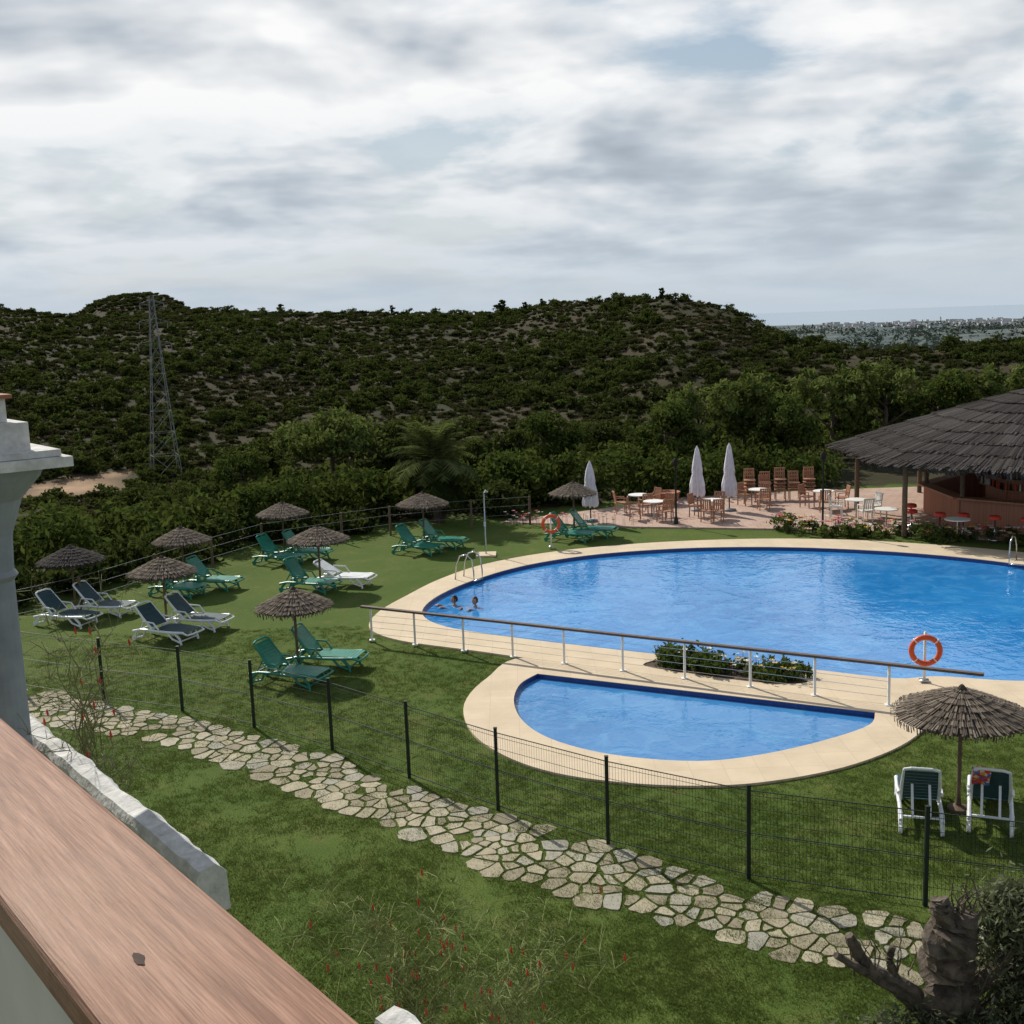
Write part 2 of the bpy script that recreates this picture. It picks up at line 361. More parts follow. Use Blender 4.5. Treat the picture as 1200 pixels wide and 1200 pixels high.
M_patio,h=newmat('patio_paving'); br=h.n('ShaderNodeTexBrick',inp={0:h.pos,'Scale':1.0,'Mortar Size':.02,'Brick Width':.4,'Row Height':.4})
br.inputs['Color1'].default_value=(.44,.30,.23,1); br.inputs['Color2'].default_value=(.38,.26,.20,1); br.inputs['Mortar'].default_value=(.28,.21,.17,1)
pbr(h,h.mix(h.ramp(h.noise(h.pos,.8,5,.6),[(.4,0),(.7,.5)]),br.outputs[0],(.50,.38,.31)),.85,.2)
slab('patio',[[(-.5,45.2),(3.4,47.3),(7.5,49.8),(13.5,50.5),(20.7,50.5),(30,48),(30,36),(20,36.5),(16.2,38.5),(11.4,41.2),(7.5,42.3),(4.9,43.0)]],.06,.2,M_patio)
# ------------------------------------------------------------------ stone path
ptop=[(-14,26.6),(-10.6,24.9),(-9.8,24.4),(-7.2,23.0),(-5.3,21.7),(-3.6,20.5),(-2,18.9),(-.2,17.5),(1.3,16.2),(3.1,14.8),(5,13.9),(6.3,13.4),(9,12.4)]
pbot=[(-13,25.2),(-9.6,22.9),(-8.9,22.5),(-6.9,21.5),(-4.9,19.9),(-3.1,18.3),(-1.5,16.9),(-.2,15.6),(1,14.8),(2.1,14),(3.1,13.4),(4.5,12.8),(5.9,12.4),(8.6,11.4)]
pp=smooth_poly(ptop,4,False)+smooth_poly(pbot,4,False)[::-1]
g=random.Random(3); pts=[]
for _ in range(16000):
    x=g.uniform(-14,9);y=g.uniform(11,27)
    if not inpoly(x,y,pp): continue
    dmin=.14+.25*g.random()**2.0
    if all((x-a)**2+(y-b_)**2>dmin*dmin for a,b_ in pts): pts.append((x,y))
V=[];Fs=[];var=[]
me=bpy.data.meshes.new('stone_path')
for (x,y) in pts:
    if g.random()<.05: continue
    rad_=g.uniform(.17,.34); cell=[(x+rad_*math.cos(a),y+rad_*math.sin(a)) for a in [2*math.pi*k/7+g.random()*.6 for k in range(7)]]
    nb_=sorted(pts,key=lambda p:(p[0]-x)**2+(p[1]-y)**2)[1:14]
    gap=g.uniform(.011,.034)
    for (a,b_) in nb_:
        dx,dy=a-x,b_-y; l=math.hypot(dx,dy); dx/=l;dy/=l; lim=l/2-gap; out=[]
        for i in range(len(cell)):
            p=cell[i];q=cell[(i+1)%len(cell)]
            dp=(p[0]-x)*dx+(p[1]-y)*dy-lim; dq=(q[0]-x)*dx+(q[1]-y)*dy-lim
            if dp<=0: out.append(p)
            if (dp<0)!=(dq<0) and abs(dp-dq)>1e-9:
                t=dp/(dp-dq); out.append((p[0]+(q[0]-p[0])*t,p[1]+(q[1]-p[1])*t))
        cell=out
        if len(cell)<3: break
    if len(cell)<3: continue
    c2=[]
    for i in range(len(cell)):
        p=cell[i];q=cell[(i+1)%len(cell)]; l=math.hypot(q[0]-p[0],q[1]-p[1])
        if l<.03: continue
        e=.06; c2.append(((p[0]*(1-e)+q[0]*e)+g.uniform(-.006,.006),(p[1]*(1-e)+q[1]*e)))
        if l>.10: c2.append(((p[0]+q[0])/2+g.uniform(-.016,.016),(p[1]+q[1])/2+g.uniform(-.016,.016)))
        c2.append(((p[0]*e+q[0]*(1-e)),(p[1]*e+q[1]*(1-e))))
    if len(c2)<4: continue
    n=len(c2); o=len(V); zt=g.uniform(.010,.022); tx,ty=g.uniform(-.02,.02),g.uniform(-.02,.02)
    V+=[(a,b_,-.02) for a,b_ in c2]+[(x+(a-x)*.985,y+(b_-y)*.985,zt+(a-x)*tx+(b_-y)*ty) for a,b_ in c2]
    vv=g.random()
    Fs.append(tuple(range(o+n,o+2*n))); var.append(vv)
    for i in range(n): Fs.append((o+i,o+(i+1)%n,o+n+(i+1)%n,o+n+i)); var.append(vv)
me.from_pydata(V,[],Fs); a=me.attributes.new('var','FLOAT','FACE'); a.data.foreach_set('value',var)
M_stone,h=newmat('path_stone'); at=h.n('ShaderNodeAttribute',attribute_name='var').outputs['Fac']; nz=h.noise(h.pos,7,5,.65)
c=h.ramp(at,[(0,(.25,.215,.15)),(.35,(.34,.30,.205)),(.7,(.42,.375,.265)),(1,(.31,.30,.25))]); c=h.mix(h.ramp(nz,[(.42,0),(.75,.6)]),c,(.21,.175,.12))
pbr(h,c,.9,.15,normal=bump(h,nz,.6,.015)); me.materials.append(M_stone); me.update(); place('stone_path',me)
# ------------------------------------------------------------------ mesh fence
def meshfence(name,P,hh=1.42,step=.05,hstep=.2,wr=.0022):
    b=MB()
    for i,(x,y) in enumerate(P):
        b.box((x,y,hh/2),(.055,.055,hh),M_fence); b.box((x,y,hh+.008),(.062,.062,.016),M_fence)
    for i in range(len(P)-1):
        p=Vector((*P[i],0));q=Vector((*P[i+1],0)); l=(q-p).length; d=(q-p)/l; n=int(l/step)
        for k in range(1,n):
            c=p+d*(k*l/n); b.add([c+Vector((0,0,.05))-d*wr,c+Vector((0,0,.05))+d*wr,c+Vector((0,0,hh-.06))+d*wr,c+Vector((0,0,hh-.06))-d*wr],[(0,1,2,3)],M_fence)
        z=.08
        while z<hh-.03:
            b.beam(p+Vector((0,0,z)),q+Vector((0,0,z)),.005,.006,M_fence); z+=hstep
        for z in (.08,hh*.5,hh-.07): b.beam(p+Vector((0,0,z)),q+Vector((0,0,z)),.016,.010,M_fence)
    return b.build(name)
meshfence('mesh_fence',[(-16,28.2),(-13.8,26.8),(-11.6,25.6),(-9.2,24.4),(-7.2,23.5),(-5.4,22.3),(-3.6,20.9),(-2,19.4),(-.4,17.9),(1.3,16.5),(3.2,15.25),(5.4,14.35),(7.6,13.5),(9.9,12.7)])
b=MB(); FF=[(-16,28.2),(-14.5,30),(-12.6,32.4),(-11.3,35.3),(-10.2,38),(-9.0,40.4),(-6.4,42.2),(-4.7,43.3),(-1.6,44.2),(.7,44.6)]
for x,y in FF: b.cyl((x,y,0),(x,y,1.15),.045,.045,M_pole)
for i in range(len(FF)-1):
    for z in (.45,.8,1.12): b.beam((*FF[i],z),(*FF[i+1],z),.010,.010,M_galv)
b.build('wire_fence')
# ------------------------------------------------------------------ pool railing
b=MB(); RP=[(-3.7,28.4),(-2.55,27.85),(-1.3,27.15),(-.1,26.5),(1.1,25.82),(2.4,25.1),(3.7,24.38),(5,23.65),(6.2,22.95),(7.5,22.2)]
for x,y in RP:
    b.box((x,y,.44),(.05,.05,.86),M_white); b.box((x,y,.055),(.14,.14,.012),M_white)
p0=Vector((-3.95,28.55,.905)); p1=Vector((9.05,21.33,.905)); b.beam(p0,p1,.11,.05,M_wrail)
for i in range(len(RP)-1):
    for z in (.22,.38,.54,.70): b.beam((*RP[i],z),(*RP[i+1],z),.007,.007,M_steel)
b.build('pool_railing')
# ------------------------------------------------------------------ thatch
def straw(cx,cy,rf,ze,zt,layers,nper,wd,seed=1,droop=.08,step=0):
    """overlapping straw strips laid down a cone from zt (apex) to ze (edge)"""
    g=random.Random(seed); vs=[];fs=[];var=[]
    def P(t,a,lift):
        r=rf(a)*t; z=zt+(ze-zt)*(t**1.15)+lift; return (cx+r*math.cos(a),cy+r*math.sin(a),z)
    N=32
    for k in range(8):
        t0,t1=k/8,(k+1)/8
        for i in range(N):
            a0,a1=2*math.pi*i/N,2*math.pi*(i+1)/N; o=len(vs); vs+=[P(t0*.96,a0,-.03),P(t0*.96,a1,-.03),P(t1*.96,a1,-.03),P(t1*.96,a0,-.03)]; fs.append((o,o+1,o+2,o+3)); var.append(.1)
    for k in range(layers):
        t1=(k+1)/layers; t0=max(.0,t1-1.7/layers)
        n=max(10,int(nper*(t1+.15)))
        bt=g.uniform(-.1,.1)
        for i in range(n):
            a=2*math.pi*(i+g.random())/n; wa=wd/max(.15,rf(a)*t1)*g.uniform(.6,1.3)
            te=t1*(1+g.uniform(-.025,.02)) if k<layers-1 else 1+g.uniform(-.04,.05)
            lf=.010+.025*g.random()+step; o=len(vs); sk=g.uniform(-.5,.5)*wa
            e=P(te,a+wa/2+sk,lf+.02); e2=P(te,a-wa/2+sk,lf+.02); dz=droop*g.uniform(.3,1.1) if k==layers-1 else 0
            m1=P(t0,a-wa/2,lf*.3);m2=P(t0,a+wa/2,lf*.3)
            vs+=[m1,m2,e,e2]; fs.append((o,o+1,o+2,o+3)); vv=min(1,max(0,.5+bt+g.uniform(-.35,.35))); var.append(vv)
            if dz:
                o=len(vs); s_=.985; 
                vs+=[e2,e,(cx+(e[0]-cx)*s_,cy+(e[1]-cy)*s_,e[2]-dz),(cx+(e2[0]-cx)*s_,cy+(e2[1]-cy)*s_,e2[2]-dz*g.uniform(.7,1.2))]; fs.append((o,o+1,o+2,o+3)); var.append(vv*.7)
    return vs,fs,var
def thatchmesh(name,*a,mt=None,**k):
    vs,fs,var=straw(*a,**k); me=bpy.data.meshes.new(name); me.from_pydata(vs,[],fs); at=me.attributes.new('var','FLOAT','FACE'); at.data.foreach_set('value',var); me.materials.append(mt); me.update(); return me
def umbrella(x,y,ht=1.98,r=.9,mt=M_thatch,seed=1):
    b=MB(); b.cyl((0,0,0),(0,0,ht-.05),.035,.032,M_pole,10); b.lathe((0,0,0),[(.17,0),(.17,.05),(.05,.09),(.04,.2)],M_pole,12)
    for k in range(8):
        a=2*math.pi*k/8; b.beam((0,0,ht-.12),(r*.93*math.cos(a),r*.93*math.sin(a),ht-.46),.025,.025,M_pole)
        b.beam((0,0,ht-.65),(r*.5*math.cos(a),r*.5*math.sin(a),ht-.32),.02,.02,M_pole)
    b.lathe((0,0,ht-.03),[(.09,-.02),(.07,.05),(.03,.10),(.0,.12)],M_thatch,8)
    o=b.build('thatched_umbrella',(x,y,0),seed*.7)
    me=thatchmesh('canopy',0,0,lambda a:r*(1+.02*math.sin(3*a+seed)),ht-.42,ht,7,170,.028,mt=mt,seed=seed,droop=.12)
    place('canopy',me,parent=o); return o
UM=[(-5.2,26.2,1.95,.90),(-9.6,30.6,1.95,.92),(-13.0,33.0,1.9,.95),(-10.4,35.3,1.95,.9),(-8.1,39.8,1.95,.92),(-6,34.6,1.95,.95),(-3.2,40.6,2.0,.95),(2.3,42.0,2.0,.9),(7,17.3,2.02,1.05)]
for i,(x,y,hh,r) in enumerate(UM): umbrella(x,y,hh,r,M_thatchg if i in(2,) else M_thatch,i+1)
# ------------------------------------------------------------------ loungers
def lounger_mesh(name,frame,fab,back=50,towel=None):
    b=MB(); W=.33; zs=.33; hinge=.72; ba=rad(back); bl=.78
    for s in (-1,1):
        y=s*W
        pts=[(hinge-.1,y,zs-.01),(1.0,y,zs-.03),(1.4,y,zs-.02),(1.75,y,zs),(1.9,y,zs-.05)]
        b.tube(pts,[.035,.038,.038,.035,.02],frame,8)
        b.tube([(0.08,y,zs-.08),(.35,y,zs-.02),(hinge,y,zs-.01)],.034,frame,8)
        b.tube([(.30,y,zs-.03),(.16,y,.16),(.10,y,0.0)],[.04,.035,.03],frame,8)
        b.tube([(.5,y,zs-.03),(.42,y,.14),(.10,y,.06)],[.03,.028,.025],frame,8)
        b.tube([(1.50,y,zs-.03),(1.64,y,.16),(1.68,y,0)],[.04,.035,.03],frame,8)
        b.tube([(1.25,y,zs-.03),(1.40,y,.14),(1.66,y,.06)],[.03,.028,.025],frame,8)
        b.tube([(hinge,y*.93,zs+.02),(hinge-.5*bl*math.cos(ba),y*.93,zs+.02+.5*bl*math.sin(ba)-.02),(hinge-bl*math.cos(ba),y*.86,zs+.02+bl*math.sin(ba))],[.028,.03,.024],frame,8)
        b.tube([(hinge-.30*math.cos(ba)-.05,y*1.06,zs+.22),(hinge+.1,y*1.08,zs+.2),(hinge+.25,y*1.03,zs+.02)],.022,frame,6)
        b.cyl((.12,y*1.02-.02,.07),(.12,y*1.02+.02,.07),.07,.07,frame,12)
    top=Vector((hinge-bl*math.cos(ba),0,zs+.02+bl*math.sin(ba)))
    b.tube([(top.x,-W*.86,top.z),(top.x-.02,-W*.5,top.z+.035),(top.x-.02,W*.5,top.z+.035),(top.x,W*.86,top.z)],.026,frame,8)
    b.tube([(1.9,-W,zs-.05),(1.93,-.15,zs-.05),(1.93,.15,zs-.05),(1.9,W,zs-.05)],.024,frame,8)
    b.beam((.2,-W,zs-.06),(.2,W,zs-.06),.04,.03,frame); b.beam((1.66,-W,.1),(1.66,W,.1),.03,.03,frame)
    n=13
    for k in range(n):
        x=hinge+.06+(1.84-hinge-.06)*(k+.5)/n; b.box((x,0,zs+.012+.01*math.sin((x-hinge)*3)),(.075,W*1.9,.018),fab)
    n=9; R=Matrix.Rotation(ba,3,'Y')
    for k in range(n):
        t=.05+(bl-.08)*(k+.5)/n; c=Vector((hinge-t*math.cos(ba),0,zs+.03+t*math.sin(ba)))
        b.box(c,(.070,W*1.72*(1-.06*k/n),.018),fab,R)
    for s in(-.14,.14): b.beam((hinge-.45*math.cos(ba),s,zs+.45*math.sin(ba)),(.18,s,zs-.06),.04,.015,frame)
    if towel:
        vs=[]; nn=9
        for i in range(nn):
            f=i/(nn-1)
            if f<.45: d=.34*(1-f/.45); cx_=top.x+d*math.cos(ba)-.06; cz=top.z-d*math.sin(ba)
            elif f<.6: cx_=top.x-.03+ (f-.45)*.5; cz=top.z+.065
            else: d=.55*(f-.6)/.4; cx_=top.x+d*math.cos(ba)+.05; cz=top.z+.05-d*math.sin(ba)
            for k in range(7): vs.append((cx_+.012*math.sin(k*2.1+i),.02+.28*k/6+.012*math.sin(i*1.7),cz-.015*math.sin(k*1.3)))
        b.add(vs,[(i*7+k,i*7+k+1,(i+1)*7+k+1,(i+1)*7+k) for i in range(nn-1) for k in range(6)],towel)
    return b.mesh(name)
m_tw,h=newmat('towel_cloth'); vo=h.n('ShaderNodeTexVoronoi',inp={'Vector':h.co,'Scale':16}); sv=h.n('ShaderNodeSeparateColor',inp={0:vo.outputs['Color']})
pbr(h,h.ramp(sv.outputs[0],[(0,(.6,.04,.03)),(.35,(.65,.10,.04)),(.4,(.6,.5,.4)),(.65,(.55,.30,.05)),(.75,(.05,.15,.4))],'CONSTANT'),.9)
LG=lounger_mesh('sun_lounger',M_whitep,M_green,48); LG2=lounger_mesh('sun_lounger',M_green,M_green,52); LW=lounger_mesh('sun_lounger',M_whitep,M_dgreen,46); LB=lounger_mesh('sun_lounger',M_whitep,M_dgreen,62); LT=lounger_mesh('sun_lounger',M_whitep,M_dgreen,60,m_tw); LWW=lounger_mesh('sun_lounger',M_whitep,M_whitep,30)
def lounger(me,x,y,ang,s=1): # x,y = centre, ang heading of feet
    a=rad(ang); return place('sun_lounger',me,(x-.95*s*math.cos(a),y-.95*s*math.sin(a),0),a,s)
for me_,x,y,a,s in [(LG2,-5.2,25.15,-22,1),(LG2,-4.55,26.35,-14,1),(LG2,-10.35,34.4,-24,1),(LG2,-9.5,35.2,-18,1),(LG2,-8.05,38.6,-25,1),(LG2,-7.3,39.4,-19,1),(LG2,-6.3,34.4,-22,1),(LWW,-5.3,35.0,-17,1),
    (LG2,-3.35,39.6,-27,1),(LG2,-2.6,40.6,-22,1),(LW,-9.2,29.3,-25,1),(LW,-8.7,30.4,-18,1),(LW,-12.6,31.3,-20,1),(LW,-11.9,32.3,-15,1),(LG2,2.1,41.0,-27,1),(LG2,2.9,41.7,-20,1),(LB,6.32,17.2,74,.92),(LT,7.42,17.1,68,.92)]:
    lounger(me_,x,y,a,s)
# ------------------------------------------------------------------ lifebuoys, ladders, shower, lamp
def buoy(x,y,ht,a):
    b=MB(); b.cyl((0,.05,0),(0,.05,ht),.03,.03,M_white,8); b.box((0,.02,ht-.15),(.3,.04,.05),M_white); b.box((0,.05,.05),(.2,.2,.02),M_steel)
    b.torus((0,-.05,ht-.38),.29,.06,M_orange,(0,1,0))
    for k in range(4):
        t=math.pi/4+k*math.pi/2; b.torus((.29*math.cos(t),-.05,ht-.38+.29*math.sin(t)),.063,.012,M_white,(-math.sin(t),0,math.cos(t)),12,5)
    b.build('lifebuoy_stand',(x,y,.04),rad(a),smooth=True)
buoy(1.35,39.6,1.25,5); buoy(8.7,23.5,1.12,-12)
def ladder(x,y,a):
    b=MB()
    for s in(-.25,.25): b.tube([(s,.55,0),(s,.5,.5),(s,.35,.78),(s,.12,.85),(s,-.08,.7),(s,-.14,.3),(s,-.14,-.4)],.022,M_steel,8)
    for z in(.02,-.22): b.box((0,-.14,z),(.5,.09,.03),M_steel)
    b.build('pool_ladder',(x,y,.03),rad(a),smooth=True)
ladder(-1.25,35.0,60); ladder(15.6,34.5,-42)
b=MB(); b.cyl((0,0,0),(0,0,2.2),.03,.025,M_steel,8); b.tube([(0,0,2.15),(.05,-.1,2.3),(.08,-.25,2.3)],.018,M_steel); b.cyl((.08,-.25,2.31),(.08,-.25,2.25),.03,.08,M_steel,10); b.box((0,0,.03),(.7,.7,.06),M_deck); b.box((0,-.05,1.1),(.08,.06,.14),M_steel); b.build('pool_shower',(-.95,38.9,0))
def lamp(x,y,ht):
    b=MB(); b.lathe((0,0,0),[(.09,0),(.08,.25),(.04,.35),(.032,ht-.35),(.05,ht-.33),(.05,ht-.3)],M_fence,10); b.lathe((0,0,ht-.3),[(.06,0),(.10,.06),(.11,.22),(.04,.3),(0,.33)],M_dark,10); b.build('lamp_post',(x,y,0),smooth=True)
lamp(11.2,40.6,3.0); lamp(6.3,43.3,2.6)
# ------------------------------------------------------------------ closed parasols
def parasol(x,y,hh):
    b=MB(); b.cyl((0,0,0),(0,0,hh),.025,.025,M_fence,8); b.lathe((0,0,0),[(.28,.0),(.28,.07),(.05,.1)],M_galv,14)
    n=32; prof=[(.24,.62),(.27,.75),(.25,1.1),(.20,1.35),(.17,1.5),(.19,1.65),(.15,2.0),(.08,hh-.12),(.01,hh+.03)]
    vs=[];fs=[]
    for j,(r,z) in enumerate(prof):
        for k in range(n):
            a=2*math.pi*k/n; rr=r*(1+.28*math.cos(8*a+.5*j)*min(1,(hh-z)*1.2)); vs.append((rr*math.cos(a),rr*math.sin(a),z+(.05*math.sin(8*a) if j==0 else 0)))
    for j in range(len(prof)-1):
        for k in range(n): fs.append((j*n+k,j*n+(k+1)%n,(j+1)*n+(k+1)%n,(j+1)*n+k))
    b.add(vs,fs,M_canvas); b.build('closed_parasol',(x,y,.06),smooth=True)
parasol(3.1,44.5,2.4); parasol(7.6,46.2,2.65); parasol(8.85,45.9,2.75)
# ------------------------------------------------------------------ patio furniture
def chair_mesh(mt,name='patio_chair'):
    b=MB(); b.box((0,0,.44),(.46,.44,.04),mt)
    for x in(-.2,.2):
        b.beam((x,.2,0),(x,.18,.44),.035,.035,mt); b.beam((x,-.22,0),(x,-.2,.44),.035,.035,mt); b.beam((x,.2,.44),(x,.28,.90),.035,.035,mt)
        b.beam((x*1.1,-.2,.64),(x*1.1,.22,.66),.04,.03,mt); b.beam((x*1.1,-.2,.44),(x*1.1,-.2,.64),.03,.03,mt)
    for k in range(5): b.box((-.16+.08*k,.245,.68),(.05,.02,.38),mt,Matrix.Rotation(rad(-9),3,'X'))
    b.box((0,.285,.89),(.44,.03,.06),mt); return b.mesh(name)
def table_mesh(mt,r=.45):
    b=MB(); b.lathe((0,0,0),[(0,.74),(r,.74),(r,.71),(0,.70)],mt,20); b.cyl((0,0,.02),(0,0,.71),.03,.03,M_steel,8)
    for k in range(4):
        a=math.pi/2*k+.4; b.beam((0,0,.05),(.32*math.cos(a),.32*math.sin(a),.02),.04,.03,M_steel)
    return b.mesh('patio_table')
CH=chair_mesh(M_woodc); CHW=chair_mesh(M_white); TB=table_mesh(M_white,.42)
g=random.Random(5)
for (x,y,n,cm) in [(5.6,44.5,3,CH),(7.9,44.3,4,CH),(5.2,46.3,3,CH),(10.2,46.6,3,CH),(13.2,43.2,3,CHW),(12.6,45.6,3,CH)]:
    place('patio_table',TB,(x,y,.06))
    for k in range(n):
        a=2*math.pi*k/n+g.random()*1.2; place('patio_chair',cm,(x+.75*math.cos(a),y+.75*math.sin(a),.06),a-math.pi/2)
b=MB()
for j in range(5):
    for s in range(4-(j%2)):
        o=Vector((j*.62+g.uniform(-.03,.03),g.uniform(-.05,.05),s*.15)); 
        b.box(o+Vector((0,0,.44)),(.46,.42,.035),M_woodc)
        for x in(-.2,.2): b.beam(o+Vector((x,.2,.44)),o+Vector((x,.28,.9)),.035,.035,M_woodc)
        for k in range(4): b.box(o+Vector((-.14+.09*k,.25,.7)),(.045,.02,.34),M_woodc)
        b.box(o+Vector((0,.28,.88)),(.44,.03,.05),M_woodc)
        if s==0:
            for x in(-.2,.2):
                for y in(-.2,.2): b.beam(o+Vector((x,y,0)),o+Vector((x,y,.44)),.035,.035,M_woodc)
b.build('stacked_chairs',(10.2,48.3,.06),rad(-6))
b=MB(); b.lathe((0,0,0),[(.35,0),(.5,.25),(.55,.5),(.6,.55),(.52,.56),(.5,.48),(0,.46)],M_terra,18); b.build('terracotta_planter',(6.6,48.0,.06),smooth=True)
# ------------------------------------------------------------------ beach bar
M_brick,h=newmat('bar_brick'); br=h.n('ShaderNodeTexBrick',inp={0:h.co,'Scale':4.0,'Mortar Size':.02}); br.inputs['Color1'].default_value=(.40,.17,.10,1); br.inputs['Color2'].default_value=(.32,.13,.08,1); br.inputs['Mortar'].default_value=(.28,.20,.15,1); pbr(h,br.outputs[0],.85)
bar=bpy.data.objects.new('thatched_bar',None); sc.collection.objects.link(bar); bar.location=(20.4,42.2,.06)
def octr(R_):
    def f(a):
        s=math.pi/4; k=(a+math.pi/8)%s-s/2; return R_*math.cos(s/2)/math.cos(k)*1.02
    return f
vs_=thatchmesh('roof',0,0,octr(8.0),2.62,5.0,9,1500,.055,mt=M_thatchg,seed=9,droop=.24,step=.05); place('roof',vs_,parent=bar)
b=MB()
for k in range(8):
    a=math.pi/8+k*math.pi/4; x,y=7.2*math.cos(a),7.2*math.sin(a); b.cyl((x,y,0),(x,y,2.64),.10,.09,M_pole,10)
    a2=a+math.pi/4; b.beam((x,y,2.58),(7.2*math.cos(a2),7.2*math.sin(a2),2.58),.12,.14,M_pole)
    b.beam((x,y,2.62),(0,0,4.75),.09,.12,M_pole)
    x,y=4.6*math.cos(a),4.6*math.sin(a)
    b.cyl((x,y,0),(x,y,3.2),.09,.08,M_pole,8)
place('timber_frame',b.mesh('timber_frame'),parent=bar)
b=MB()
for k in range(8):
    a=math.pi/8+k*math.pi/4; a2=a+math.pi/4
    P1=Vector((4.6*math.cos(a),4.6*math.sin(a),.55));P2=Vector((4.6*math.cos(a2),4.6*math.sin(a2),.55)); b.beam(P1,P2,.2,1.05,M_brick)
    b.beam(P1*1.02+Vector((0,0,.56)),P2*1.02+Vector((0,0,.56)),.5,.06,M_woodc)
    Q1=Vector((2.4*math.cos(a),2.4*math.sin(a),1.4));Q2=Vector((2.4*math.cos(a2),2.4*math.sin(a2),1.4)); b.beam(Q1,Q2,.15,2.8,M_brick)
    for z in(1.2,1.6,2.0): b.beam(Q1*1.08+Vector((0,0,z-1.5)),Q2*1.08+Vector((0,0,z-1.5)),.25,.04,M_woodc)
    for j in range(12):
        t=(j+.5)/12; c=Q1.lerp(Q2,t)*1.10
        for z in(1.23,1.63): b.cyl((c.x,c.y,z),(c.x,c.y,z+.24),.04,.025,random.choice([M_fence,M_orange,M_white,M_dark]),6)
place('counter',b.mesh('counter'),parent=bar)
def stool(x,y):
    b=MB(); b.lathe((0,0,0),[(.2,0),(.2,.03),(.03,.06),(.03,.7),(.17,.72),(.18,.78),(.15,.81),(0,.82)],M_steel,12); b.lathe((0,0,0),[(.195,.71),(.20,.80),(.15,.84),(0,.845)],M_red,12); b.torus((0,0,.3),.14,.012,M_steel,(0,0,1),12,5); b.build('bar_stool',(x,y,.06),smooth=True)
for x,y in [(14.2,40.0),(14.9,39.2),(15.6,38.9),(16.4,38.2),(14.6,41.2),(17.2,37.6)]: stool(x,y)
for x,y in [(13.6,40.9),(15.2,38.4),(17.6,36.6)]:
    place('patio_table',TB,(x,y,.06))
# ------------------------------------------------------------------ pylon
px_,py_=-48.8,161.0; b=MB(); HH=25.5
def leg(z): return (1.7*(1-z/HH)**1.2+.28)
lv=[0,3.4,6.6,9.6,12.3,14.8,17.0,18.9,20.5,21.9,23.2,24.4,25.5]
for i in range(len(lv)-1):
    a,c=leg(lv[i]),leg(lv[i+1]); A=[(sx*a,sy*a,lv[i]) for sx,sy in((1,1),(-1,1),(-1,-1),(1,-1))]; C=[(sx*c,sy*c,lv[i+1]) for sx,sy in((1,1),(-1,1),(-1,-1),(1,-1))]
    for k in range(4):
        b.beam(A[k],C[k],.06,.06,M_pyl); b.beam(A[k],C[(k+1)%4],.032,.032,M_pyl); b.beam(A[(k+1)%4],C[k],.032,.032,M_pyl); b.beam(C[k],C[(k+1)%4],.03,.03,M_pyl)
for z,l in((18.9,2.2),(21.9,1.9),(24.4,1.6)):
    for s in(-1,1):
        e=(s*l,0,z+.1)
        for sy in(-1,1): b.beam((s*.4,sy*.4,z+.5),e,.04,.04,M_pyl); b.beam((s*.4,sy*.4,z-.2),e,.04,.04,M_pyl)
        b.cyl(e,(s*l,0,z-.9),.05,.05,M_pyl,6)
b.build('electricity_pylon',(px_,py_,H(px_,py_)-.3),rad(25))
# ------------------------------------------------------------------ vegetation
def shrubmesh(name,mt,r,hh,n,size,seed):
    g=random.Random(seed); bl=[]
    for k in range(5): bl.append((g.uniform(-.5,.5)*r,g.uniform(-.5,.5)*r,hh*g.uniform(.3,.6),r*g.uniform(.4,.7),r*g.uniform(.4,.7),hh*g.uniform(.3,.5)))
    V,Fc,var=leafcloud(bl,n,size,.22,max(14,n//22),seed); return npmesh(name,V,Fc,mt,var)
src=bpy.data.collections.new('shrub_kinds')
SHR=[(F_dark,1.1,1.3,300),(F_dark,1.6,2.1,380),(F_mid,1.1,1.3,300),(F_brown,1.4,.7,240),(F_scrub,1.1,.55,180),(F_scrub,1.4,.95,280)]
for i,(mt,r,hh,n) in enumerate(SHR):
    me=shrubmesh('shrub_kind',mt,r,hh,n,.28,20+i); o=bpy.data.objects.new('shrub_%d'%i,me); src.objects.link(o)
def scatter(name,P,idx,scl,rot,coll):
    me=bpy.data.meshes.new(name); me.vertices.add(len(P)); me.vertices.foreach_set('co',np.asarray(P,dtype=np.float32).ravel())
    for nm_,ty,dat in(('idx','INT',idx),('scl','FLOAT',scl),('rz','FLOAT',rot)):
        a=me.attributes.new(nm_,ty,'POINT'); a.data.foreach_set('value',dat)
    me.update(); o=place(name,me)
    ng=bpy.data.node_groups.new(name,'GeometryNodeTree'); ng.interface.new_socket('Geometry',in_out='INPUT',socket_type='NodeSocketGeometry'); ng.interface.new_socket('Geometry',in_out='OUTPUT',socket_type='NodeSocketGeometry')
    N=ng.nodes; gi=N.new('NodeGroupInput'); go=N.new('NodeGroupOutput'); mp=N.new('GeometryNodeMeshToPoints'); ci=N.new('GeometryNodeCollectionInfo'); ci.inputs[0].default_value=coll; ci.inputs[1].default_value=True; ci.inputs[2].default_value=True
    ip=N.new('GeometryNodeInstanceOnPoints'); ip.inputs['Pick Instance'].default_value=True
    def attr(n_,t):
        q=N.new('GeometryNodeInputNamedAttribute'); q.data_type=t; q.inputs[0].default_value=n_; return q.outputs[0]
    cx=N.new('ShaderNodeCombineXYZ'); l=ng.links.new
    l(gi.outputs[0],mp.inputs[0]); l(mp.outputs[0],ip.inputs['Points']); l(ci.outputs[0],ip.inputs['Instance']); l(attr('idx','INT'),ip.inputs['Instance Index']); l(attr('scl','FLOAT'),ip.inputs['Scale']); l(attr('rz','FLOAT'),cx.inputs[2]); l(cx.outputs[0],ip.inputs['Rotation']); l(ip.outputs[0],go.inputs[0])
    md=o.modifiers.new('scatter','NODES'); md.node_group=ng; return o
g=random.Random(11); P=[];ix=[];sl=[];rt=[]
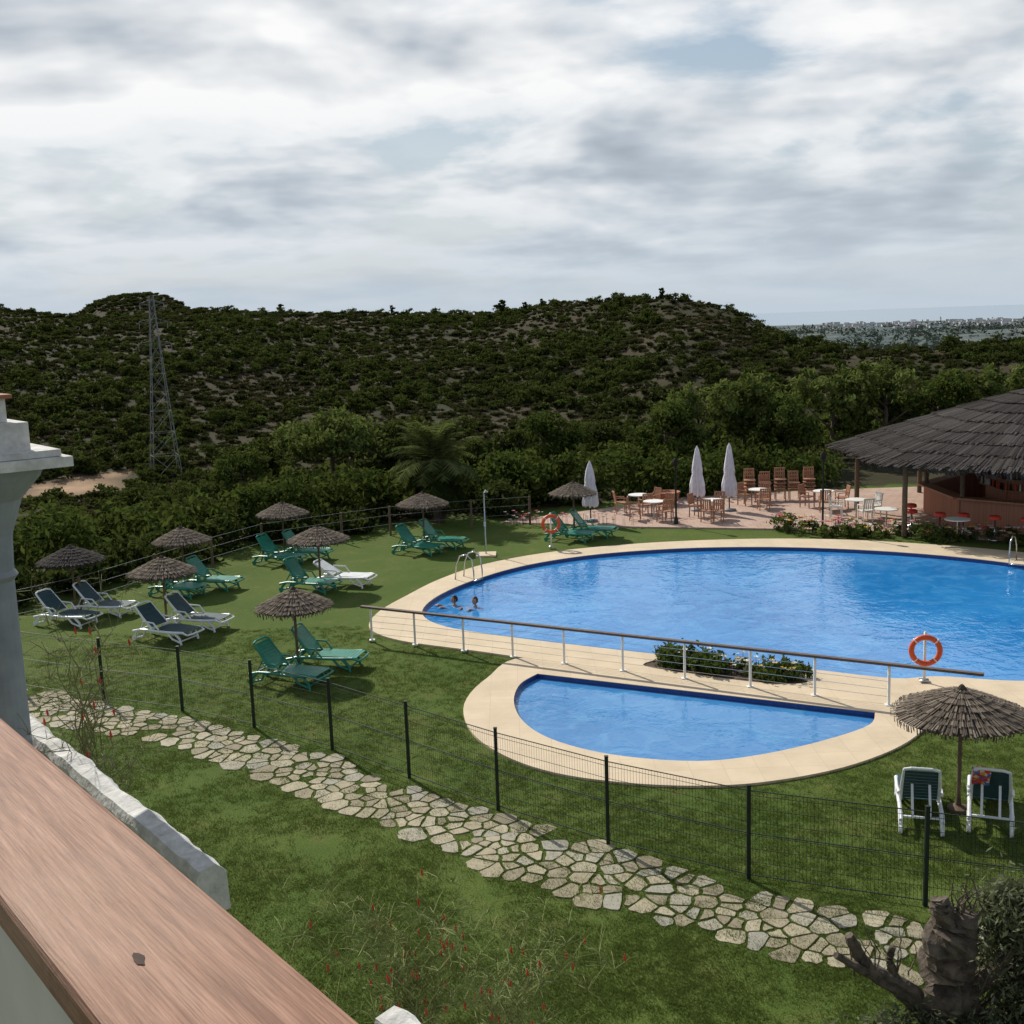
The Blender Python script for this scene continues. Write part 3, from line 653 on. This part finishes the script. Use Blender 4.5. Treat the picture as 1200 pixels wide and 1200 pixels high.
while len(P)<23500:
    az=g.uniform(-28,28); r=math.sqrt(g.uniform(55**2,350**2)); 
    if r<interp(az,AZ0,R0)+3: continue
    x=r*math.sin(rad(az)); y=r*math.cos(rad(az))
    if track(x,y)>.25: continue
    d=noise.noise((x/26,y/26,7))+.6*noise.noise((x/8,y/8,2)); 
    if g.random()>.52+1.4*d: 
        k=g.choice([3,3,4,5,5]); s=g.uniform(.45,.95)
    else:
        q=noise.noise((x/35,y/35,12))+g.uniform(-.35,.35)
        k=g.choice([0,1,1,2,5]) if q>-.10 else g.choice([3,5,0,5]); s=g.uniform(.5,1.25)
    if r>250: s*=.85
    P.append((x,y,H(x,y)-.12)); ix.append(k); sl.append(s); rt.append(g.uniform(0,6.28))
for _ in range(3000):
    az=g.uniform(-26,-11); r=g.uniform(440,600); x=r*math.sin(rad(az)); y=r*math.cos(rad(az)); P.append((x,y,H(x,y)-.3)); ix.append(g.choice([0,5,5,3,5])); sl.append(g.uniform(.7,1.5)); rt.append(g.uniform(0,6.28))
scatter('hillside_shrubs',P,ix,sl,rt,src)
# trees -------------------------------------------------------------
def trunk_limbs(b,ht,r,crown_r,seed,n=6,lean=0):
    g=random.Random(seed); b.tube([(0,0,-.5),(.05,0,ht*.25),(lean*.5,.06,ht*.5),(lean,0,ht*.72)],[r*1.2,r,r*.8,r*.5],M_bark,8)
    for k in range(n):
        a=k*2*math.pi/n+g.random(); z=ht*g.uniform(.35,.65); e=crown_r*g.uniform(.5,.85)
        b.tube([(lean*.5,0,z),(lean*.5+e*.5*math.cos(a),e*.5*math.sin(a),z+ht*.12),(lean*.5+e*math.cos(a),e*math.sin(a),z+ht*.25)],[r*.45,r*.3,r*.1],M_bark,6)
def tree_meshes(ht,cr,seed,kind,mt,n=7000,size=.20):
    g=random.Random(seed); bl=[]
    if kind=='pine':
        for k in range(12):
            a=g.random()*6.28; e=cr*g.uniform(.05,.66); bl.append((e*math.cos(a),e*math.sin(a),ht*(g.uniform(.80,.86)-.24*(e/cr)),cr*g.uniform(.28,.42),cr*g.uniform(.28,.42),ht*g.uniform(.12,.18)))
    elif kind=='willow':
        for k in range(16):
            a=g.random()*6.28; z=g.uniform(.25,.9); e=cr*g.uniform(.1,.85)*(1.15-abs(z-.5)*1.2); q=cr*g.uniform(.16,.32); bl.append((e*math.cos(a),e*math.sin(a),ht*z,q,q,q*g.uniform(1.1,1.7)))
    else:
        for k in range(13):
            a=g.random()*6.28; z=g.uniform(.30,.88); e=cr*g.uniform(.1,.7)*(1.15-abs(z-.55)*1.3); q=cr*g.uniform(.24,.44); bl.append((e*math.cos(a),e*math.sin(a),ht*z,q,q,q*g.uniform(.7,1.1)))
    V,Fc,var=leafcloud(bl,n,size,.2,n//55,seed,elong=2.2 if kind=='willow' else 1.6)
    b=MB(); trunk_limbs(b,ht,.08+ht*.015,cr,seed); return b.mesh('trunk',True),npmesh('crown',V,Fc,mt,var)
def tree(name,ms,x,y,s,rz,z=None):
    o=bpy.data.objects.new(name,None); sc.collection.objects.link(o); o.location=(x,y,H(x,y)-.1 if z is None else z); o.rotation_euler=(0,0,rz); o.scale=(s,s,s) if not isinstance(s,tuple) else s
    place('trunk',ms[0],parent=o); place('crown',ms[1],parent=o); return o
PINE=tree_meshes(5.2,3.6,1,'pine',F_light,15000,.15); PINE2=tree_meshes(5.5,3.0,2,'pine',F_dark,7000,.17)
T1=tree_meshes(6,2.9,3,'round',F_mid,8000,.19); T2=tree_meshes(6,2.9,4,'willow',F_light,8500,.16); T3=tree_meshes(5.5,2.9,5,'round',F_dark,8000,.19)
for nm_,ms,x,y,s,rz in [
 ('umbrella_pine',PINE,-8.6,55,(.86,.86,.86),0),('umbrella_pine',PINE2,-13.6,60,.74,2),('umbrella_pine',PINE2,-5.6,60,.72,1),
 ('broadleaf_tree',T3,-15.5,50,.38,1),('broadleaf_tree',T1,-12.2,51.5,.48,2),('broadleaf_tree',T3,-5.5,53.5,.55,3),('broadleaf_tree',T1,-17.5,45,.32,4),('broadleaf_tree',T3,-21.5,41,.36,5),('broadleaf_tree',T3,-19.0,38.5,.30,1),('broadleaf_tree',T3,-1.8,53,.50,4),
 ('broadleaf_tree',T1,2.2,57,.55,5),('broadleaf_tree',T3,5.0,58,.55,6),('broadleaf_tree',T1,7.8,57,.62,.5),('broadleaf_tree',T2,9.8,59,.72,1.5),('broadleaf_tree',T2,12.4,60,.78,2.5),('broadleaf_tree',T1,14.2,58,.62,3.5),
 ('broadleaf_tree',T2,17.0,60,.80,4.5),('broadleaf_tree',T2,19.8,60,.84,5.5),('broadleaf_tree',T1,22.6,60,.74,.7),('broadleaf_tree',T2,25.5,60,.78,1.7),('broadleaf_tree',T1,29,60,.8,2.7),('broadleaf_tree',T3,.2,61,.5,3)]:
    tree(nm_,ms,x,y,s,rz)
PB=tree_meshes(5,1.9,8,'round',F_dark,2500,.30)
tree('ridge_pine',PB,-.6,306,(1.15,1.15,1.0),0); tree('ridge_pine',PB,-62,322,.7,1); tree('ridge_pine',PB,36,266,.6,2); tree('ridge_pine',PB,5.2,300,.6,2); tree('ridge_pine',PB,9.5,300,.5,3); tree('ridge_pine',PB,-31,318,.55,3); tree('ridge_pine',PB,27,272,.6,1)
# palm
def palm(x,y,ht,R_,seed):
    g=random.Random(seed); b=MB(); b.tube([(0,0,-.3),(.04,0,ht*.5),(0,0,ht)],[.26,.22,.24],M_bark,10)
    for k in range(26):
        a=g.random()*6.28; z=ht*g.uniform(.55,1); b.beam((.2*math.cos(a),.2*math.sin(a),z),(.36*math.cos(a),.36*math.sin(a),z+.16),.08,.03,M_bark)
    V=[];Fc=[];var=[]
    for k in range(84):
        a=g.random()*6.28; el=rad(g.uniform(-50,85)); Lf=R_*g.uniform(.8,1.1); p=Vector((0,0,ht)); n=16; vv=g.uniform(.4,1.0) if el>0 else g.uniform(.1,.4)
        for j in range(n):
            e=el-rad(65)*(j/n)**1.4; d=Vector((math.cos(a)*math.cos(e),math.sin(a)*math.cos(e),math.sin(e))); q=p+d*Lf/n; sd_=d.cross(Vector((0,0,1))); 
            if sd_.length<.01: sd_=Vector((1,0,0))
            sd_.normalize(); o=len(V); ww=.014; V+=[p-sd_*ww,p+sd_*ww,q+sd_*ww,q-sd_*ww]; Fc.append((o,o+1,o+2,o+3)); var.append(vv)
            if j>1:
                ll=Lf*.30*math.sin(math.pi*(.15+.8*j/n))
                for s in(-1,1):
                    for m_ in range(2):
                        t=p+d*Lf/n*(m_*.5+g.random()*.2); tip=t+sd_*s*ll*.85+d*ll*.5-Vector((0,0,1))*ll*g.uniform(.1,.45); o=len(V); V+=[t-d*.035,t+d*.035,tip+d*.008,tip-d*.008]; Fc.append((o,o+1,o+2,o+3)); var.append(min(1,max(0,vv+g.uniform(-.2,.2))))
            p=q
    o=b.build('palm_tree',(x,y,H(x,y)),smooth=True); place('fronds',npmesh('fronds',[tuple(v_) for v_ in V],Fc,F_palm,var),parent=o)
palm(-3.0,45.9,2.5,2.15,3)
# hedges
def hedge(name,line,w_,hh,n,size,mt,seed,jit=.35,step=1.0):
    g=random.Random(seed); bl=[]
    for i in range(len(line)-1):
        p,q=line[i],line[i+1]; l=math.hypot(q[0]-p[0],q[1]-p[1]); k=max(1,int(l/step))
        for j in range(k):
            t=(j+g.random())/k; x=p[0]+(q[0]-p[0])*t+g.uniform(-w_,w_)*.5; y=p[1]+(q[1]-p[1])*t+g.uniform(-w_,w_)*.5; z=H(x,y)
            hx=hh*g.uniform(1-jit,1+jit*.5); r=g.uniform(.75,1.25)*w_*.6; bl.append((x,y,z+hx*.5,r,r,hx*.5))
    V,Fc,var=leafcloud(bl,n,size,.2,n//40,seed,elong=2.0); return place(name,npmesh(name,V,Fc,mt,var))
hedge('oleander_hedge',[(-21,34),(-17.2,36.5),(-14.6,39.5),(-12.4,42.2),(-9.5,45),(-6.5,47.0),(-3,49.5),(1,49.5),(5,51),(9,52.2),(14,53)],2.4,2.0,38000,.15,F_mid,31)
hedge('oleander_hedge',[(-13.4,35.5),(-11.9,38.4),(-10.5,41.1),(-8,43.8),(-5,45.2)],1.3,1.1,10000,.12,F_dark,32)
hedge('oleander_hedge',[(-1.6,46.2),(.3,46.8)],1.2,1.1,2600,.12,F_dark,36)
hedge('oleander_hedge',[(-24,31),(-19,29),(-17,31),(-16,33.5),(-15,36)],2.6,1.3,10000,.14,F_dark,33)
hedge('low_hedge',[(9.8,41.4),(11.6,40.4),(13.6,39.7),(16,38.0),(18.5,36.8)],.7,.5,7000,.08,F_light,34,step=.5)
hedge('shrub_bed',[(3.2,25.35),(4.2,25.3),(5.2,24.6),(6.0,24.0)],.75,.36,5000,.07,F_mid,35,step=.25)
def flowers(name,line,w_,hh,n,cols,size,seed):
    g=random.Random(seed); b=MB()
    for _ in range(n):
        i=g.randrange(len(line)-1); t=g.random(); p,q=line[i],line[i+1]; x=p[0]+(q[0]-p[0])*t+g.uniform(-w_,w_); y=p[1]+(q[1]-p[1])*t+g.uniform(-w_,w_); z=hh*g.uniform(.6,1.15); s=size*g.uniform(.6,1.3); m_=g.choice(cols)
        b.cyl((x,y,0.02),(x,y,z),.006,.004,M_fence,4,False)
        for k in range(5):
            a=k*1.257; b.add([(x,y,z),(x+s*math.cos(a-.5),y+s*math.sin(a-.5),z+s*.4),(x+s*1.2*math.cos(a),y+s*1.2*math.sin(a),z+s*.3),(x+s*math.cos(a+.5),y+s*math.sin(a+.5),z+s*.4)],[(0,1,2,3)],m_)
    b.build(name)
M_fr=simple('petal_red',(.5,.03,.03)); M_fw=simple('petal_white',(.7,.68,.6)); M_fy=simple('petal_yellow',(.6,.4,.05)); M_fp=simple('petal_pink',(.6,.2,.3))
flowers('garden_flowers',[(9.8,41.2),(11.6,40.2),(13.6,39.4),(16,37.8),(18.5,36.6)],.4,.6,190,[M_fr,M_fw,M_fy,M_fp],.08,4)
flowers('garden_flowers',[(3.2,25.35),(4.2,25.3),(5.2,24.6),(6.0,24.0)],.3,.4,40,[M_fw,M_fy],.05,5)
flowers('garden_flowers',[(-.5,44.6),(4.5,43.4)],.3,.5,60,[M_fw,M_fp,M_fr],.06,6)
# grass tufts on the lawn
gs=bpy.data.collections.new('grass_kinds')
M_grass=foliage('grass_blades',(.043,.074,.015),(.096,.145,.032),(.175,.220,.065),.3)
for i in range(3):
    g=random.Random(i+50); V=[];Fc=[];var=[]
    for k in range(24):
        a=g.random()*6.28; r=g.random()*.12; x,y=r*math.cos(a),r*math.sin(a); hh=g.uniform(.012,.032); lx,ly=g.uniform(-.02,.02),g.uniform(-.02,.02); t=g.random()*3.14; dx,dy=.0035*math.cos(t),.0035*math.sin(t); o=len(V)
        V+=[(x-dx,y-dy,0),(x+dx,y+dy,0),(x+lx+dx*.3,y+ly+dy*.3,hh),(x+lx-dx*.3,y+ly-dy*.3,hh)]; Fc.append((o,o+1,o+2,o+3)); var.append(g.random())
    o=bpy.data.objects.new('tuft_%d'%i,npmesh('tuft',V,Fc,M_grass,var)); gs.objects.link(o)
g=random.Random(77); P=[]
def okg(x,y): return not (inpoly(x,y,kido) or inpoly(x,y,deck))
while len(P)<46000:
    y=10+20*g.random()**1.6; x=g.uniform(-.5,.5)*y*1.0
    if x<-12 or not okg(x,y) or noise.noise((x*.8,y*.8,4))+.65<g.random()*.7: continue
    P.append((x,y,0))
n=len(P); scatter('lawn_grass',P,[g.randrange(3) for _ in range(n)],[g.uniform(.7,1.25) for _ in range(n)],[g.uniform(0,6.28) for _ in range(n)],gs)
# ------------------------------------------------------------------ distant town
b=MB(); g=random.Random(9); M_town=simple('town_white',(.62,.63,.64),(.50,.52,.55),.02,.8); M_roof=simple('town_roof',(.34,.27,.25),None,.02,.8)
for k in range(120):
    cl=g.choice([(16.2,.8),(19.0,1.0),(21.5,1.2),(22.8,.8)]); az=g.gauss(*cl); r=g.uniform(6000,8600)
    if az<13: continue
    x=r*math.sin(rad(az)); y=r*math.cos(rad(az)); z=H(x,y); s=g.uniform(14,46); hh=g.uniform(7,15)
    R_=Matrix.Rotation(g.uniform(-.4,.4),3,'Z'); b.box((x,y,z+hh/2),(s,g.uniform(10,22),hh),M_town,R_); b.box((x,y,z+hh+1),(s*.9,12,2.2),M_roof,R_)
x,y=7000*math.sin(rad(20.6)),7000*math.cos(rad(20.6)); b.box((x,y,H(x,y)+18),(8,8,36),M_town); b.cyl((x,y,H(x,y)+36),(x,y,H(x,y)+48),5,.5,M_roof,8)
b.build('distant_town')
bl=[]
for k in range(420):
    az=g.uniform(11,28); r=g.choice([g.uniform(1600,3600),g.uniform(3000,5800),g.uniform(5000,7000)]); x=r*math.sin(rad(az)); y=r*math.cos(rad(az)); q=g.uniform(20,80); bl.append((x,y,H(x,y)+1,q,q*.6,g.uniform(4,8)))
F_far=foliage('leaves_hazy',(.046,.062,.058),(.056,.074,.068),(.068,.088,.078),.1)  # leaf colours paled and greyed: painted aerial haze
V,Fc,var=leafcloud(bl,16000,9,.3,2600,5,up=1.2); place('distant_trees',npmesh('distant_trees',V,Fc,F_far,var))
# ------------------------------------------------------------------ balcony
U=Vector((.627,-.779,0)); PN=Vector((.779,.627,0)); ang=math.atan2(U.y,U.x)
m_wood,h=newmat('handrail_wood')
mp=h.n('ShaderNodeMapping',inp={0:h.co}); mp.inputs['Scale'].default_value=(1.2,22,22)
gr=h.noise(mp.outputs[0],3,6,.65,.9); mp2=h.n('ShaderNodeMapping',inp={0:h.co}); mp2.inputs['Scale'].default_value=(5,160,160); fg=h.noise(mp2.outputs[0],3,4,.6)
c=h.ramp(gr,[(.3,(.17,.080,.047)),(.5,(.31,.165,.105)),(.7,(.41,.24,.165))]); c=h.mix(h.ramp(fg,[(.35,.6),(.58,0)]),c,(.11,.05,.032)); c=h.mix(h.ramp(h.noise(h.co,2.5,4),[(.4,0),(.7,.35)]),c,(.41,.285,.21))
c=h.mix(h.ramp(h.noise(h.co,9,5,.7),[(.60,0),(.72,.5)]),c,(.14,.075,.05))
pbr(h,c,.65,.2,normal=bump(h,h.math('ADD',gr,fg),.4,.003))
b=MB(); b.box((0,0,-.02),(7,.147,.04),m_wood)
cpt=PN*.3095+U*(-1.6); rail=b.build('balcony_handrail',(cpt.x,cpt.y,7.5),ang,bevel=.008)
m_knot=simple('knot',(.07,.035,.022),(.03,.015,.01),60,.8); b=MB(); g=random.Random(2); b.add([((.008+.005*g.random())*math.cos(k*.785),(.003+.003*g.random())*math.sin(k*.785),.0006) for k in range(8)],[tuple(range(8))],m_knot)
k_=b.build('wood_knot',(0,0,0)); k_.parent=rail; k_.location=(.735,-.018,.0003)
m_cream=simple('cream_render',(.62,.58,.50),(.52,.48,.41),5,.85,bmp=.3)
b=MB(); b.box((0,0,0),(7,.10,1.3),m_cream); c_=PN*.31+U*(-1.6); b.build('balcony_wall',(c_.x,c_.y,6.805),ang)
m_plast=simple('rough_plaster',(.68,.67,.64),(.42,.41,.38),17,.95,bmp=.9,bd=.012)
for t0,t1,nm_ in((-9,-2.92,'white_parapet'),(-2.0,1,'white_parapet')):
    b=MB(); ll=t1-t0; n=int(ll/.03); vs=[];fs=[]
    g=random.Random(2)
    for i in range(n+1):
        x=-ll/2+ll*i/n; e=.012*noise.noise((x*6,0,1))+g.uniform(-.003,.003); sc_=.006*noise.noise((x*11,3,1)); prof=[(-.04,-.14),(-.04+e*.5,-.03+e),(-.03,.0+e*.6+sc_),(.02,.008+e+sc_),(.05+e*.8,-.02+e),(.055+e,-.14)]; vs+=[(x,yy,zz_) for yy,zz_ in prof]
    for i in range(n):
        for k in range(5): fs.append((i*6+k,(i+1)*6+k,(i+1)*6+k+1,i*6+k+1))
    fs+=[tuple(range(6)),tuple(range(n*6,n*6+6))[::-1]]
    b.add(vs,fs,m_plast); b.box((.01,.01,-3.3),(ll-.04,.07,6.4),m_cream); c_=PN*1.205+U*((t0+t1)/2); b.build(nm_,(c_.x,c_.y,6.5),ang)
m_col=simple('grey_column',(.30,.32,.34),(.20,.22,.24),6,.6)
b=MB(); b.lathe((0,0,0),[(.085,-1.6),(.085,-.42),(.10,-.40),(.088,-.38),(.095,-.25),(.14,-.12),(.21,-.04),(.23,0)],m_col,24)
Rz=Matrix.Rotation(ang,3,'Z')
b.box((0,0,.018),(.52,.52,.036),m_plast,Rz); b.box((0,0,.050),(.46,.46,.024),m_plast,Rz); b.box((0,0,.112),(.30,.30,.10),m_plast,Rz); b.box((.06,0,.205),(.10,.10,.084),m_plast,Rz); b.box((.06,0,.255),(.14,.14,.014),M_terra,Rz)
b.build('balcony_column',(-1.93,4.12,7.54))
# ------------------------------------------------------------------ coral plants near balcony
def wisps(name,base,n,hmin,hmax,spread,seed,leaf=3,col=(.24,.28,.09),fp=.035,th=1.0):
    g=random.Random(seed); b=MB(); m_st=simple('stem',col,tuple(x*.6 for x in col),9,.8); m_fl=simple('coral_flower',(.60,.05,.03),(.4,.03,.02),9,.6)
    for k in range(n):
        a=g.random()*6.28; hh=g.uniform(hmin,hmax); sp_=spread*g.uniform(.2,1); p=Vector((g.uniform(-.06,.06),g.uniform(-.06,.06),0)); pts_=[p]
        for j in range(1,11):
            t=j/10; pts_.append(Vector((p.x+sp_*math.cos(a)*t*t+.02*math.sin(j*2+k),p.y+sp_*math.sin(a)*t*t,hh*(t-.32*t**3*g.uniform(.6,1.3)))))
        b.tube(pts_,[(.0040-.0030*j/10)*th for j in range(11)],m_st,4)
        for j in range(2,11):
            for s in range(leaf):
                q=pts_[j]; d=Vector((g.uniform(-1,1),g.uniform(-1,1),g.uniform(-.1,1.2))).normalized()*g.uniform(.04,.13); b.tube([q,q+d*.6,q+d+Vector((0,0,-.015))],[.0017*th,.0013*th,.0008*th],m_st,3)
                if g.random()<fp:
                    e=q+d; b.tube([e,e+Vector((0,0,-.014)),e+Vector((.003,0,-.030))],[.0015,.005,.003],m_fl,5)
    b.build(name,base)
wisps('coral_plant',(-1.72,4.35,6.25),14,.45,1.05,.40,1,2,(.22,.22,.10),.04,.9)
wisps('coral_plant',(-1.55,4.05,6.2),8,.3,.6,.5,5,2,(.22,.22,.10),.05,.9)
wisps('coral_plant',(-.45,4.15,5.0),30,.5,1.15,.5,2,6)
wisps('coral_plant',(-.10,4.2,5.0),20,.4,.95,.5,3,6)
b=MB(); b.box((-.3,3.95,2.4),(1.6,.55,4.8),m_cream); b.box((-.3,3.95,4.9),(1.7,.6,.2),M_white); b.build('planter_wall')
# ------------------------------------------------------------------ pruned olive at lower right
b=MB(); g=random.Random(8)
def knob(pts_,r0,r1,n=14):
    k=len(pts_); out=[];rr=[]
    for i in range(k-1):
        for j in range(6):
            t=j/6; p=Vector(pts_[i]).lerp(Vector(pts_[i+1]),t); f=(i+t)/(k-1); out.append(p+Vector((g.uniform(-.008,.008),g.uniform(-.008,.008),0))); rr.append((r0+(r1-r0)*f)*g.uniform(.93,1.10))
    out.append(Vector(pts_[-1])); rr.append(r1*.85); b.tube(out,rr,M_bark,n,wob=g)
knob([(0,0,-.2),(.03,.02,.8),(-.03,0,1.5),(.02,0,2.05)],.27,.21,18)
knob([(.05,.02,1.55),(.10,.0,1.9),(.15,.0,2.14)],.18,.12)
knob([(-.05,0,1.0),(-.45,.02,1.35),(-.8,.05,1.55),(-.98,.05,1.92)],.12,.055)
knob([(-.75,.03,1.5),(-.95,-.05,1.65),(-1.15,-.1,1.80)],.05,.035); knob([(-.5,.02,1.38),(-.58,.05,1.65),(-.55,.02,1.80)],.05,.03)
knob([(0,0,1.9),(-.10,.0,2.18),(-.11,0,2.30)],.11,.09)
for q in range(14):
    x0,z0=g.uniform(-.1,.2),g.uniform(1.9,2.1); knob([(x0,0,z0),(x0+g.uniform(-.1,.12),g.uniform(-.1,.1),z0+.22),(x0+g.uniform(-.15,.2),0,z0+g.uniform(.3,.55))],.016,.004,5)
for q in range(8):
    x0=g.uniform(-1.0,-.4); z0=1.5; knob([(x0,0,z0),(x0+g.uniform(-.08,.08),g.uniform(-.1,.1),z0+.25),(x0+g.uniform(-.15,.1),0,z0+g.uniform(.35,.6))],.010,.003,5)
knob([(.1,0,1.2),(.45,0,1.5),(.75,.05,1.9)],.10,.04)
ol=b.build('pruned_olive_tree',(4.15,10.35,0))
V,Fc,var=leafcloud([(.80,.1,1.75,.40,.35,.55),(1.05,0,1.2,.5,.4,.6),(.55,-.3,1.0,.5,.3,.35),(-.35,-.35,.95,.5,.3,.25),(.6,.1,2.05,.22,.25,.28),(-.8,-.4,.90,.4,.3,.25)],19000,.032,.34,520,6,elong=3.0); place('leaves',npmesh('leaves',V,Fc,F_olive,var),parent=ol)
b=MB()
for q in range(46):
    x0=g.uniform(.2,1.1); z0=g.uniform(.6,1.6); b.tube([(.1,0,z0*.7),(x0*.6,g.uniform(-.2,.2),z0),(x0,g.uniform(-.3,.2),z0+g.uniform(.2,.6))],[.012,.006,.002],M_bark,4)
place('twigs',b.mesh('twigs'),parent=ol)
# ------------------------------------------------------------------ swimmers
def swimmer(x,y,rz,hair):
    me=bpy.data.meshes.new('swimmer'); J={'pel':(0,.25,-.75),'sp':(0,.1,-.5),'ch':(0,0,-.2),'nk':(0,0,.0),'hd0':(0,.0,.06),
     'sL':(-.17,0,-.05),'eL':(-.26,-.22,-.06),'wL':(-.16,-.42,.02),'sR':(.17,0,-.05),'eR':(.27,-.2,-.06),'wR':(.17,-.42,.02),
     'hL':(-.1,.28,-.8),'kL':(-.11,.45,-1.05),'aL':(-.11,.75,-1.2),'hR':(.1,.28,-.8),'kR':(.11,.5,-1.0),'aR':(.11,.85,-1.1)}
    ks=list(J); ed=[('pel','sp'),('sp','ch'),('ch','nk'),('nk','hd0'),('ch','sL'),('sL','eL'),('eL','wL'),('ch','sR'),('sR','eR'),('eR','wR'),('pel','hL'),('hL','kL'),('kL','aL'),('pel','hR'),('hR','kR'),('kR','aR')]
    rd={'pel':.13,'sp':.12,'ch':.14,'nk':.06,'hd0':.055,'sL':.065,'eL':.042,'wL':.028,'sR':.065,'eR':.042,'wR':.028,'hL':.09,'kL':.06,'aL':.04,'hR':.09,'kR':.06,'aR':.04}
    for s,sg in(('L',-1),('R',1)):
        w0=Vector(J['w'+s]); J['p'+s]=tuple(w0+Vector((0,-.05,.005))); ks.append('p'+s); rd['p'+s]=.028; ed.append(('w'+s,'p'+s))
        for i_ in range(5):
            nm_='f%s%d'%(s,i_); nm2=nm_+'b'; off_=(-.03+.017*i_) if i_<4 else sg*-.045; ln=[.07,.08,.078,.06,.04][i_]
            J[nm_]=tuple(w0+Vector((off_,-.05-ln*.6,.008))); J[nm2]=tuple(w0+Vector((off_*1.1,-.05-ln,.0))); ks+= [nm_,nm2]; rd[nm_]=.009; rd[nm2]=.008; ed+=[('p'+s,nm_),(nm_,nm2)]
    me.from_pydata([J[k] for k in ks],[(ks.index(a),ks.index(c)) for a,c in ed],[]); o=place('swimmer',me,(x,y,-.06),rz); me.materials.append(M_skin)
    md=o.modifiers.new('skin','SKIN')
    for i,k in enumerate(ks): me.skin_vertices[0].data[i].radius=(rd[k],rd[k])
    me.skin_vertices[0].data[0].use_root=True
    sb=o.modifiers.new('sub','SUBSURF'); sb.levels=1; sb.render_levels=2
    bm=bmesh.new(); bmesh.ops.create_uvsphere(bm,u_segments=20,v_segments=14,radius=1)
    for v_ in bm.verts:
        c=v_.co; c.x*=.078; c.z*=.115; c.y*=.095
        if c.z<-.03: c.x*=.82
        if c.y<-.07 and abs(c.x)<.02 and -.035<c.z<.02: c.y-=.018
    hm=bpy.data.meshes.new('head'); bm.to_mesh(hm); bm.free(); hm.materials.append(M_skin); hm.polygons.foreach_set('use_smooth',[True]*len(hm.polygons)); place('head',hm,(0,-.01,.17),parent=o)
    b=MB(); 
    for s in(-1,1):
        b.lathe((s*.03,-.088,.175),[(0,.008),(.009,.004),(.011,0),(.009,-.004),(0,-.008)],M_hair,8); b.lathe((s*.079,0,.165),[(0,.03),(.012,.02),(.014,0),(.008,-.025),(0,-.03)],M_skin,8)
    b.box((0,-.094,.115),(.045,.008,.008),M_orange); place('face',b.mesh('face',True),parent=o)
    bm=bmesh.new(); bmesh.ops.create_uvsphere(bm,u_segments=20,v_segments=14,radius=1)
    bmesh.ops.delete(bm,geom=[v_ for v_ in bm.verts if (v_.co.y<-.45 and v_.co.z<.45) or v_.co.z<-.6],context='VERTS')
    for v_ in bm.verts: v_.co=Vector((v_.co.x*.086,v_.co.y*.104,v_.co.z*.124))
    hm=bpy.data.meshes.new('hair'); bm.to_mesh(hm); bm.free(); hm.materials.append(hair); place('hair',hm,(0,.0,.175),parent=o)
swimmer(-1.75,32.2,rad(-70),M_hair); swimmer(-1.15,31.95,rad(-40),M_hair)
print('objects',len(bpy.data.objects))
